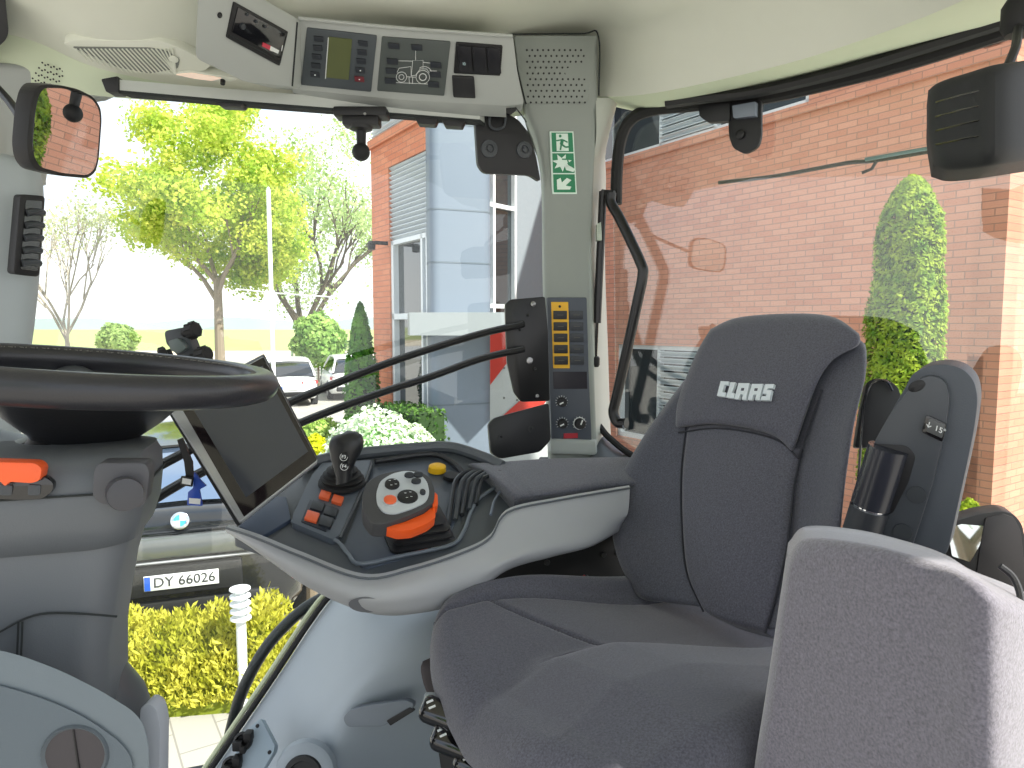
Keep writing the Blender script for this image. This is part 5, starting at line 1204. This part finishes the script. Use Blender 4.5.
# grip: stacked super-ellipses
lv = [(344, 482, .014, .013), (344, 473, .0145, .014), (344.5, 466, .0185, .016), (345.5, 458, .025, .018), (346.5, 450, .0295, .022), (346.5, 444, .031, .024), (346, 438, .0285, .022), (345, 434, .021, .016), (344, 432.6, .006, .006)]
rings = []
m = MB()
for x, y, rx, ry in lv:
    c = P(x, y, 1.245+(482-y)*.0002); rings.append([m.b.verts.new(c+V((math.copysign(abs(math.cos(a))**.8, math.cos(a))*rx, math.copysign(abs(math.sin(a))**.8, math.sin(a))*ry, .004*math.cos(a)))) for a in [2*math.pi*k/24 for k in range(24)]])
for A, B in zip(rings, rings[1:]):
    for k in range(24): m.face((A[k], A[(k+1) % 24], B[(k+1) % 24], B[k]))
m.face(rings[0][::-1]); m.face(rings[-1]); m.build('grip', mat('grip_black', (30, 31, 33), .42, bump=.1), js, ang=60)
for x, y, t in ((344, 457, 'F3'), (344.5, 466.5, 'F4')):
    c = P(x, y, 1.2265); nn = V((0, -1, .25)).normalized()
    m = MB(); m.lathe([(.0078, -.008), (.0078, 0), (.0070, .0015), (0, .0015)], c, nn, 24); b_ = m.build('button', black_m, js)
    m = MB(); m.tube([c+nn*.0014+(V((1, 0, 0))*math.cos(a)+nn.cross(V((1, 0, 0)))*-math.sin(a))*.0068 for a in [math.pi*2*k/20 for k in range(14)]], .0005, 5); m.build('button_ring', mark_m, b_)
    u_ = (UP-nn*nn.dot(UP)).normalized(); text_mb(t, c+nn*.0017, V((1, 0, 0)), u_, .0085, .0003, .01).build('button_mark', mark_m, b_)

# ---- multifunction lever
ml = thing('drive_lever', AD(415, 540), 'multifunction drive lever with a silver button face and orange underside on the armrest console', 'lever')
m = MB()
lbx = [(AD(419, 536, -.002), .060, .040), (AD(419, 536, .003), .060, .040), (AD(419, 536, .008), .048, .031), (AD(419, 536, .013), .056, .037), (AD(418, 536, .016), .056, .037), (AD(418, 536, .021), .044, .028), (AD(418, 536, .026), .052, .034), (AD(418, 536, .029), .052, .034), (AD(417, 535, .034), .040, .025), (AD(417, 535, .039), .047, .030), (AD(416, 534, .042), .047, .030), (AD(416, 533, .048), .030, .018)]
X_ = (AD(470, 530)-AD(370, 545)).normalized(); Y_ = AD.n.cross(X_)
rings = []
for c, hx, hy in lbx: rings.append([m.b.verts.new(c+X_*x+Y_*y) for x, y in rrect(2*hx, 2*hy, .014, 5)])
for A, B in zip(rings, rings[1:]):
    for k in range(len(A)): m.face((A[k], A[(k+1) % len(A)], B[(k+1) % len(A)], B[k]))
m.face(rings[0][::-1]); m.face(rings[-1]); m.build('bellows', mat('bellows', (30, 30, 33), .5), ml, ang=40)
m = text_mb('▬▬', AD(420, 553, .004), X_, Y_, .004, .0003) if False else MB()
for i, (x0, x1, mt) in enumerate(((395, 402, mark_m), (406, 417, org), (418, 428, org), (431, 440, mark_m))):
    y = 556.5-(x0-395)*.2
    m = MB(); m.tube([AD(x0, y, .002), AD(x1, y-(x1-x0)*.2, .002)], .0011, 5); m.build('scale_mark', mt, ml)
HP = PL((365, 515, 1.10), (425, 510, 1.13), (405, 472, 1.20))
head = [(362, 497), (366, 483), (380, 474), (400, 470), (418, 470), (430, 477), (435, 490), (434, 502), (424, 509), (405, 517), (385, 524), (372, 524), (363, 512)]
m = MB(); m.prism(round_poly(poly_on(HP, head, .0), .01, 5), -HP.n*.03, .008, 3); m.build('head', mat('lever_head', (66, 66, 68), .5, bump=.15), ml)
fc = [(376, 494), (380, 482), (392, 474.5), (406, 471.5), (418, 473.5), (427, 482), (429.5, 494), (426, 503), (412, 509.5), (395, 515), (384, 514), (377, 506)]
m = MB(); m.prism(round_poly(poly_on(HP, fc, .003), .01, 5), -HP.n*.01, .002); m.build('silver_face', mat('silver_face', (196, 202, 206), .35, metal=.2), ml)
m = MB(); m.prism(round_poly(poly_on(HP, [(386, 523), (405, 517.5), (424, 509.5), (436, 500), (436, 513), (428, 519), (412, 525.5), (398, 526.5)], -.010), .004), -HP.n*.02, .003); m.build('orange_trigger', mat('orange_bright', (240, 92, 30), .35), ml)
m = MB(); m.prism(round_poly(poly_on(HP, [(433, 488), (438, 492), (438.5, 502), (433, 506)], -.006), .003), -HP.n*.018, .003); m.build('orange_paddle', MATS['orange_bright'], ml)
hx_ = (HP(430, 490)-HP(370, 495)).normalized()
for x, y, r, s_, mt, nm in ((392, 486, .0125, 1.0, black_m, 'button'), (390, 502, .0108, 1.0, org, 'orange_button'), (407.5, 498.5, .0152, 1.15, black_m, 'button'), (409, 477, .0065, 1.3, btn_m, 'button'), (418, 476.5, .0065, 1.3, btn_m, 'button'), (416, 483, .0065, 1.3, btn_m, 'button'), (422.5, 494, .0062, .8, btn_m, 'button')):
    m = MB(); m.lathe([(r, 0), (r*.96, .0035), (r*.7, .0048), (0, .005)], HP(x, y, .003), HP.n, 28, sx=s_, xdir=hx_); b_ = m.build(nm, mt, ml)
    if r > .012:
        for dx, dy in ((-2.5, -2), (2.5, -3), (-1, 2.5), (3.5, 1.5)):
            m = MB(); m.tube([HP(x+dx-1, y+dy, .0083), HP(x+dx+1, y+dy, .0083)], .0005, 5); m.build('button_mark', mark_m, b_)
    if nm == 'orange_button':
        m = MB(); m.lathe([(r*1.15, 0), (r*1.15, .002), (r, .002)], HP(x, y, .003), HP.n, 28); m.build('button_collar', MATS['silver_face'], ml)

# ---- driver seat
ds = thing('driver_seat', V((.4, 1.2, 1.56)), 'dark grey fabric driver seat with a white block-letter logo on the head panel', 'seat')
SPl = PL((640, 560, 1.36), (845, 560, 1.04), (755, 321, 1.46))
BV = -SPl.n
def spt(x, y, o=0.0): return SPl(x, y, o)
body = [[(716, 334), (750, 324), (795, 322), (838, 325), (866, 342)],
        [(690, 378), (722, 374), (780, 378), (832, 382), (871, 380)],
        [(658, 430), (692, 428), (745, 440), (808, 446), (867, 430)],
        [(630, 485), (686, 484), (738, 500), (800, 505), (862, 490)],
        [(621, 530), (684, 534), (733, 550), (790, 560), (857, 540)],
        [(626, 568), (690, 576), (735, 595), (780, 606), (848, 595)],
        [(640, 606), (702, 612), (738, 622), (768, 634), (830, 630)]]
offs = [[0, .0, .0, .0, -.01], [.01, .005, 0, .005, .01], [.025, .0, -.01, .0, .03], [.035, -.004, -.012, -.004, .04], [.035, -.004, -.012, -.004, .04], [.03, 0, -.01, 0, .035], [.01, 0, -.01, 0, .02]]
ctrl = [[spt(x, y, o) for (x, y), o in zip(r, ro)] for r, ro in zip(body, offs)]
def seam_fn(u, v):
    return 0
m = MB(); m.pillow(ctrl, V((.035, .105, 0)), .03, 64, 64); bk = m.build('backrest', fabs_m, ds, ang=60)
cpn = [[(687, 425), (720, 423), (745, 427), (775, 434), (803, 450)], [(682, 470), (710, 472), (738, 478), (768, 482), (795, 486)], [(682, 520), (708, 526), (735, 532), (764, 536), (789, 540)], [(687, 572), (710, 580), (736, 588), (760, 592), (779, 588)], [(704, 612), (720, 620), (738, 626), (754, 630), (766, 634)]]
m = MB(); m.pillow([[spt(x, y, .006) for x, y in r] for r in cpn], BV*.05, .014, 44, 44, puff=.012); m.build('centre_panel', fab_m, ds, ang=60)
hpn = [[(716, 334), (742, 323), (790, 319), (838, 322), (868, 340)],
       [(703, 356), (738, 352), (790, 352), (838, 350), (866, 352)],
       [(692, 382), (730, 380), (778, 382), (818, 382), (842, 364)],
       [(683, 408), (722, 406), (766, 410), (802, 412), (824, 392)],
       [(681, 434), (716, 430), (752, 434), (782, 443), (801, 460)]]
m = MB(); m.pillow([[spt(x, y, .022) for x, y in r] for r in hpn], V((.035, .10, 0)), .02, 48, 40, puff=.014); m.build('head_panel', fab_m, ds, ang=60)
for nm_, rows_, k_ in (('a', [q[0] for q in cpn], .002), ('b', [q[-1] for q in cpn], .002), ('c', hpn[-1], .008), ('d', [q[-1] for q in hpn[3:]], .008)):
    m = MB(); m.tube(smooth_path([spt(x, y, k_) for x, y in rows_], 24), .0017, 6); m.build('seam', mat('seam_dark', (48, 49, 55), .95), ds)
# logo letters (slanted block shapes)
LG = Pl(V((0, 0, 0)), V((1, 0, 0)), V((0, 1, 0))); LG.p = spt(745, 390, .0385); LG.n = SPl.n
def LP(x, y): # crop pixels (1024 over 110 px)
    return 690+x*.1074, 360+y*.1074
shapes = [
 [(285, 196), (362, 200), (356, 232), (322, 230), (300, 300), (334, 302), (326, 342), (250, 332)],
 [(378, 206), (424, 208), (388, 306), (416, 310), (408, 356), (336, 346)],
 [(452, 214), (552, 216), (520, 370), (482, 368), (492, 320), (468, 318), (454, 364), (412, 360)],
 [(576, 222), (680, 222), (646, 372), (604, 372), (616, 322), (590, 320), (574, 370), (536, 368)],
 [(700, 224), (782, 224), (770, 262), (724, 260), (718, 280), (762, 280), (740, 374), (658, 372), (668, 336), (706, 336), (712, 314), (674, 312)]]
wl = mat('logo_white', (214, 222, 226), .7)
for s_ in shapes:
    m = MB(); m.prism([LG(*LP(x, y)) for x, y in s_], BV*.006); lt = m.build('logo_letter', wl, ds)
for q in ([(480, 262), (506, 262), (500, 286), (474, 286)], [(604, 264), (632, 264), (626, 288), (598, 288)]):
    m = MB(); m.prism([LG(*LP(x, y))+SPl.n*.0006 for x, y in q], BV*.004); m.build('letter_counter', fab_m, ds)
# cushion
O_ = V((.40, 1.20, 2.062)); Fd = V((-.80, -.60, 0)); Wd = V((.60, -.80, 0))
def seamA(b): # a of the seam of the raised near half at given b
    pts = [(.0, .10), (.085, .08), (.30, -.03), (.42, -.045), (.52, -.02)]
    for (b0, a0), (b1, a1) in zip(pts, pts[1:]):
        if b <= b1: return a0+(a1-a0)*(b-b0)/(b1-b0)
    return -.02
def ch(a, b):
    z = 0
    z += .07*max(0, b)
    z += .05*max(0, min(1, (-a-.03)/.2))*min(1, max(0, (b-.05)/.35))
    ar_ = -.178-.13*max(0, b)
    z += (.040-.025*max(0, b))/(1+math.exp((a-ar_+.012)/.007))*min(1, (b+.06)/.1)
    d = a-seamA(b)
    z += .022/(1+math.exp(-d/.008))*min(1, max(0, (.5-b)/.1))+.02*max(0, min(1, d/.15))
    z -= .008*math.exp(-(d/.004)**2)*min(1, max(0, (.43-b)/.05))
    if a < seamA(b): z -= .009*math.exp(-((b-(.27-.55*a))/.004)**2)*min(1, max(0, (a-ar_)/.02))
    z -= .008*math.exp(-((a-ar_-.008)/.005)**2)
    fr = max(0, b-.5); z -= .5*fr*fr*3
    z += .015*math.exp(-((b-.30)/.14)**2)
    return z
na, nb = 170, 170
m = MB(); g = []
for j in range(nb+1):
    tb = j/nb; row = []
    for i in range(na+1):
        a = -.262+.532*(.5-.5*math.cos(math.pi*i/na)); 
        b = -.06+(.625+.12*min(a, .1)-.055*(abs(a)/.26)**4)*tb
        # rounded plan corners at the front
        ea = min(a+.262, .27-a)
        wide = 1-.10*max(0, (b-.30)/.24)**2
        sag = 0
        if ea < .04: sag = .035-math.sqrt(max(0, .035**2-((.04-ea)/.04*.035)**2))
        eb = -.06+(.625+.12*min(a, .1)-.055*(abs(a)/.26)**4)-b; fb = 0
        if eb < .045: fb = .05-math.sqrt(max(0, .05**2-((.045-eb)/.045*.05)**2))
        z = ch(a, b)-min(.055, sag*1.1+fb)
        row.append(O_+Fd*b+Wd*(a*wide+.004)+UP*z)
    g.append(row)
m.slab(g, -UP*.018); m.build('cushion', fab_m, ds, ang=70)
m = MB(); loft_rr(m, [(2.02, O_.x-.19, O_.y-.145, .20, .235, .06, .64), (1.93, O_.x-.18, O_.y-.14, .19, .225, .05, .64), (1.88, O_.x-.17, O_.y-.13, .17, .20, .05, .64), (1.5, O_.x-.14, O_.y-.1, .15, .17, .05, .64)]); m.build('seat_base', mat('seat_pan', (26, 27, 29), .55), ds)
# black belt/strap pad behind the backrest
SB = PL((862, 380, 1.22), (898, 380, 1.20), (862, 445, 1.20))
m = MB(); m.prism(round_poly(poly_on(SB, [(868, 381), (876, 377), (890, 378), (900, 386), (904, 400), (892, 446), (856, 448), (862, 410)], -.02), .006), -SB.n*.05, .004); m.build('belt_guide', black_m, ds)
m = MB(); m.tube(smooth_path(poly_on(SB, [(856, 520), (862, 440), (866, 400), (875, 381), (888, 381), (894, 390)], -.012), 30), .0022, 6); m.build('piping', gloss_m, ds)
# seat adjustment switches at front
QB = PL((432, 700, 1.0), (520, 780, .94), (440, 780, .97))
m = MB(); m.prism(round_poly(poly_on(QB, [(431, 706), (446, 700), (470, 716), (530, 775), (560, 830), (450, 830), (438, 750)]), .006), -QB.n*.05, .004); m.build('switch_panel', black_m, ds)
SWP = PL((430, 710, .97), (470, 768, .93), (480, 700, .95))
for i, (x, y, an) in enumerate(((441, 714, 0), (452, 742, 0), (475, 765, 0))):
    lb = 'switch'
    cx_ = P(x, y, .955-.01*i); ax1 = (P(x+20, y+8, .95)-P(x, y, .955)).normalized(); up1 = V((-.2, -.5, .85)).normalized(); up1 = (up1-ax1*up1.dot(ax1)).normalized(); s1 = ax1.cross(up1)
    m = MB(); m.box(cx_, (.062, .036, .03), (ax1, s1, up1), .011, 3); kb = m.build('adjust_switch', gloss_m, ds)
    for k in range(2):
        m = MB(); m.box(cx_+up1*.0152-ax1*(.020-.006*k)-s1*(.004-.006*k), (.010, .003, .001), ((ax1-s1).normalized(), (ax1+s1).normalized(), up1)); m.build('switch_mark', mark_m, kb)
m = MB(); m.pillow([[P(416, 664, 1.08), P(440, 664, 1.08)], [P(420, 684, 1.07), P(442, 684, 1.07)], [P(428, 701, 1.06), P(440, 701, 1.06)]], V((.03, .03, 0)), .01, 10, 10); m.build('cushion_underside', mat('under_brown', (70, 64, 66), .7), ds)
m = MB(); m.box(P(434, 701, 1.0), (.03, .02, .02), None, .004); m.build('pale_tab', mat('tab_pale', (168, 176, 180), .5), ds)
# folded-up left armrest of the driver seat
LA = PL((880, 440, .99), (960, 440, .93), (900, 540, .98))
la = thing('folding_armrest', LA(910, 545), 'folded-up black and grey armrest on the right side of the driver seat', 'armrest')
outl = [(905, 388), (912, 374), (926, 366), (945, 364), (962, 368), (974, 380), (978, 398), (975, 425), (968, 460), (958, 505), (946, 560), (850, 560), (852, 520), (862, 480), (878, 440), (892, 410)]
m = MB(); m.prism(round_poly(poly_on(LA, outl, 0), .02), -LA.n*.06, .014, 4); m.build('pad', mat('armrest_soft', (74, 79, 86), .55, bump=.2, bscale=700), la)
inl = [(909, 390), (918, 378), (934, 374), (946, 380), (951, 396), (946, 430), (934, 480), (918, 530), (908, 560), (846, 560), (850, 520), (860, 480), (876, 440), (893, 410)]
m = MB(); m.prism(round_poly(poly_on(LA, inl, .010), .014), -LA.n*.03, .007, 3); m.build('inner_shell', mat('armrest_shell', (66, 70, 75), .38, bump=.1, bscale=700), la)
m = MB(); m.prism(round_poly(poly_on(LA, [(875, 442), (908, 444), (917, 454), (910, 480), (894, 512), (884, 512), (862, 498)], .0115), .006), -LA.n*.01, .002); m.build('hinge_recess', black_m, la)
a, b = LA(890, 446, .012), LA(872, 503, .012)
m = MB(); m.tube([a, a*.95+b*.05, a*.05+b*.95, b], .026, 28); m.build('hinge_barrel', mat('barrel', (42, 44, 52), .25), la)
m = MB(); m.lathe([(.023, 0), (.023, .004), (0, .004)], b, (b-a), 24); m.build('hinge_ring', chrome, la)
a2 = b+(b-a).normalized()*.004; b2 = a2+(b-a).normalized()*.05
m = MB(); m.tube([a2, b2], .026, 28); m.build('hinge_foot', mat('foot_dark', (48, 51, 56), .45), la)
for x, y, r in ((918, 493, .0125), (904, 530, .0125)):
    m = MB(); m.lathe([(r, 0), (r*.97, .0015), (0, .0018)], LA(x, y, .0102), LA.n, 28); m.build('screw_cap', mat('cap_dark', (56, 60, 64), .45), la)
m = MB(); m.lathe([(.007, 0), (.006, .001), (0, .0012)], LA(918, 385, .0105), LA.n, 20, sx=1.6, xdir=LA(940, 375)-LA(910, 390)); m.build('pivot_hole', black_m, la)
m = MB(); m.prism(round_poly(poly_on(LA, [(928, 413), (948, 422), (944, 440), (923, 430)], .015), .003), -LA.n*.008, .0015); m.build('badge_frame', gloss_m, la)
m = MB(); m.prism(round_poly(poly_on(LA, [(931, 416), (947, 423), (943.5, 436), (928, 429)], .0165), .002), -LA.n*.003, .001); bd = m.build('badge', mat('badge_grey', (84, 86, 86), .4), la)
rx_ = (LA(947, 423)-LA(931, 416)).normalized(); ry_ = (LA(931, 416)-LA(928, 429)).normalized()
text_mb('\u2193 15°', LA(937.5, 426, .0166), rx_, ry_, .0105, .0004, .005).build('badge_text', mark_m, bd)

# ---- passenger seat back
ps = thing('passenger_seat', V((.3, .7, 1.56)), 'mauve-grey fabric passenger seat back filling the lower right corner', 'seat')
pcx = [(752, .73), (790, .70), (860, .63), (930, .57), (978, .53), (1010, .53), (1060, .57), (1130, .64)]
tops = [560, 541, 546, 563, 580, 599, 618, 650]
ctrl = []
for k, dy in enumerate((0, 45, 100, 160, 230, 320)):
    xs = [752+ (48 if i == 0 else 20 if i == 1 else 6 if i == 2 else 0)*(1-min(1, k/4)) for i in range(8)]
    row = []
    for i, ((x, Y), t) in enumerate(zip(pcx, tops)):
        xx = x+((34, 16, 6, 2, 0, 0, 0, 0)[i])*(1-min(1, dy/230))
        row.append(P(xx, t+dy, Y-.0*k))
    ctrl.append(row)
m = MB(); m.pillow(ctrl, V((.05, .12, -.02)), .022, 64, 48); m.build('backrest', fabp_m, ps, ang=70)
m = MB(); m.tube(smooth_path([P(1000, 566, .60), P(1012, 576, .595), P(1019, 590, .585), P(1022, 606, .57)], 14), .003, 8); m.build('edge_strap', black_m, ps)
m = MB(); m.box(V((.36, .70, 1.79)), (.42, .16, .58), (V((.6, -.4, 0)).normalized(), V((.4, .6, 0)).normalized(), UP), .03, 3); m.build('pedestal', mat('mech_grey2', (40, 41, 44), .6), ps)

# ---- fender wall details
FP = PL((345, 720, 1.345), (420, 700, 1.335), (360, 700, 1.35))
fr_ = thing('door_lever_recess', FP(390, 712), 'shallow recessed slot with a dark slit in the pale grey side wall', 'recess')
m = MB(); m.prism(round_poly(poly_on(FP, [(345, 716), (352, 708), (372, 703), (408, 698), (416, 702), (414, 708), (385, 724), (350, 725)], .014), .01), -FP.n*.02, .002); m.build('recess', mat('recess_grey', (116, 124, 132), .5), fr_)
m = MB(); m.prism(round_poly(poly_on(FP, [(389, 718), (412, 705), (417, 708), (393, 723)], .017), .002), -FP.n*.01, .001); m.build('slit', black_m, fr_)
HLp = PL((300, 760, 1.31), (340, 760, 1.31), (300, 790, 1.31))
sp_ = thing('wall_speaker', HLp(305, 770), 'round dark speaker ring at the bottom of the pale side wall', 'speaker')
m = MB(); m.lathe([(.062, -.02), (.058, -.004), (.045, .004), (.038, .004), (.036, 0)], HLp(305, 772, .01), HLp.n+V((0, 0, .3)), 40); m.build('surround', mat('surround_grey', (150, 160, 168), .5), sp_)
m = MB(); m.lathe([(.039, .003), (.036, .009), (.028, .010), (.026, .004), (0, .003)], HLp(305, 772, .01), HLp.n+V((0, 0, .3)), 40); m.build('ring', black_m, sp_)
CP_ = PL((225, 740, 1.36), (275, 745, 1.36), (250, 700, 1.40))
cp_ = thing('socket_plate', CP_(252, 750), 'small pale screwed plate carrying black sockets beside the door sill', 'socket')
m = MB(); m.prism(round_poly(poly_on(CP_, [(240, 738), (262, 719), (264, 720), (277, 745), (276, 752), (262, 775), (236, 775)], .02), .002), -CP_.n*.03, .001); m.build('plate', mat('plate_grey', (156, 172, 182), .4, metal=.2), cp_)
for x, y in ((260, 726), (272, 752)): m = MB(); m.lathe([(.004, 0), (.003, .003), (0, .003)], CP_(x, y, .02), CP_.n, 10); m.build('screw', black_m, cp_)
for x, y, r in ((247, 741, .018), (236, 765, .018)):
    so_ = MB(); so_.lathe([(r*1.0, 0), (r, .015), (r*.7, .02), (r*.6, .01), (0, .01)], CP_(x, y, .02), CP_.n, 14)
    so_.box(CP_(x+6, y-5, .032), (.016, .02, .02), None, .003); so_.box(CP_(x-4, y+4, .034), (.02, .014, .02), None, .003); so_.box(CP_(x+1, y+7, .032), (.012, .018, .016), None, .003)
    so_.build('socket', rubber_m, cp_)
# handrail outside the side window
hr = MB(); hr.tube(smooth_path([P(329, 594, 1.78), P(300, 612, 1.76), (P(268, 645, 1.74)), P(245, 685, 1.72), P(233, 722, 1.72), P(222, 775, 1.72), P(216, 820, 1.72)], 40), .015, 14); hr.build('handrail', mat('rail_black', (34, 38, 40), .4), label='curved black handrail outside the lower edge of the side window', cat='handrail')
# mirror outside at right
OMp = PL((950, 540, 1.30), (1024, 540, 1.26), (950, 580, 1.30))
om = thing('wing_mirror', OMp(990, 560), 'black-framed outside mirror reflecting greenery behind the passenger seat back', 'mirror')
ol = [(944, 526), (956, 521), (980, 514), (1003, 511), (1014, 514), (1022, 524), (1030, 560), (1030, 610), (960, 600), (946, 560)]
m = MB(); m.prism(round_poly(poly_on(OMp, ol, 0), .01), -OMp.n*.05, .006); m.build('housing', black_m, om)
OG = Pl(V((0, 0, 0)), V((1, 0, 0)), V((0, 1, 0))); OG.n = (OMp.n+UP*.2).normalized(); OG.p = OMp(966, 540, .006)
m = MB(); m.prism(round_poly(poly_on(OG, [(948, 528), (985, 517.5), (980, 545), (970, 562), (952, 556)], .0), .003), -OG.n*.002); m.build('mirror_glass', mat('mirror_green', (220, 225, 220), .02, metal=1, var=0), om)
m = MB(); m.prism(round_poly(poly_on(OMp, [(985, 517.5), (1003, 513.5), (1013, 517), (1020, 530), (1028, 600), (975, 580), (980, 545)], .003), .004), -OMp.n*.003, .001); m.build('shroud', mat('shroud', (46, 44, 46), .4), om)
m = MB(); m.tube([OMp(990, 600, -.02), OMp(990, 800, -.02)], .012, 10); m.build('bracket', black_m, om)
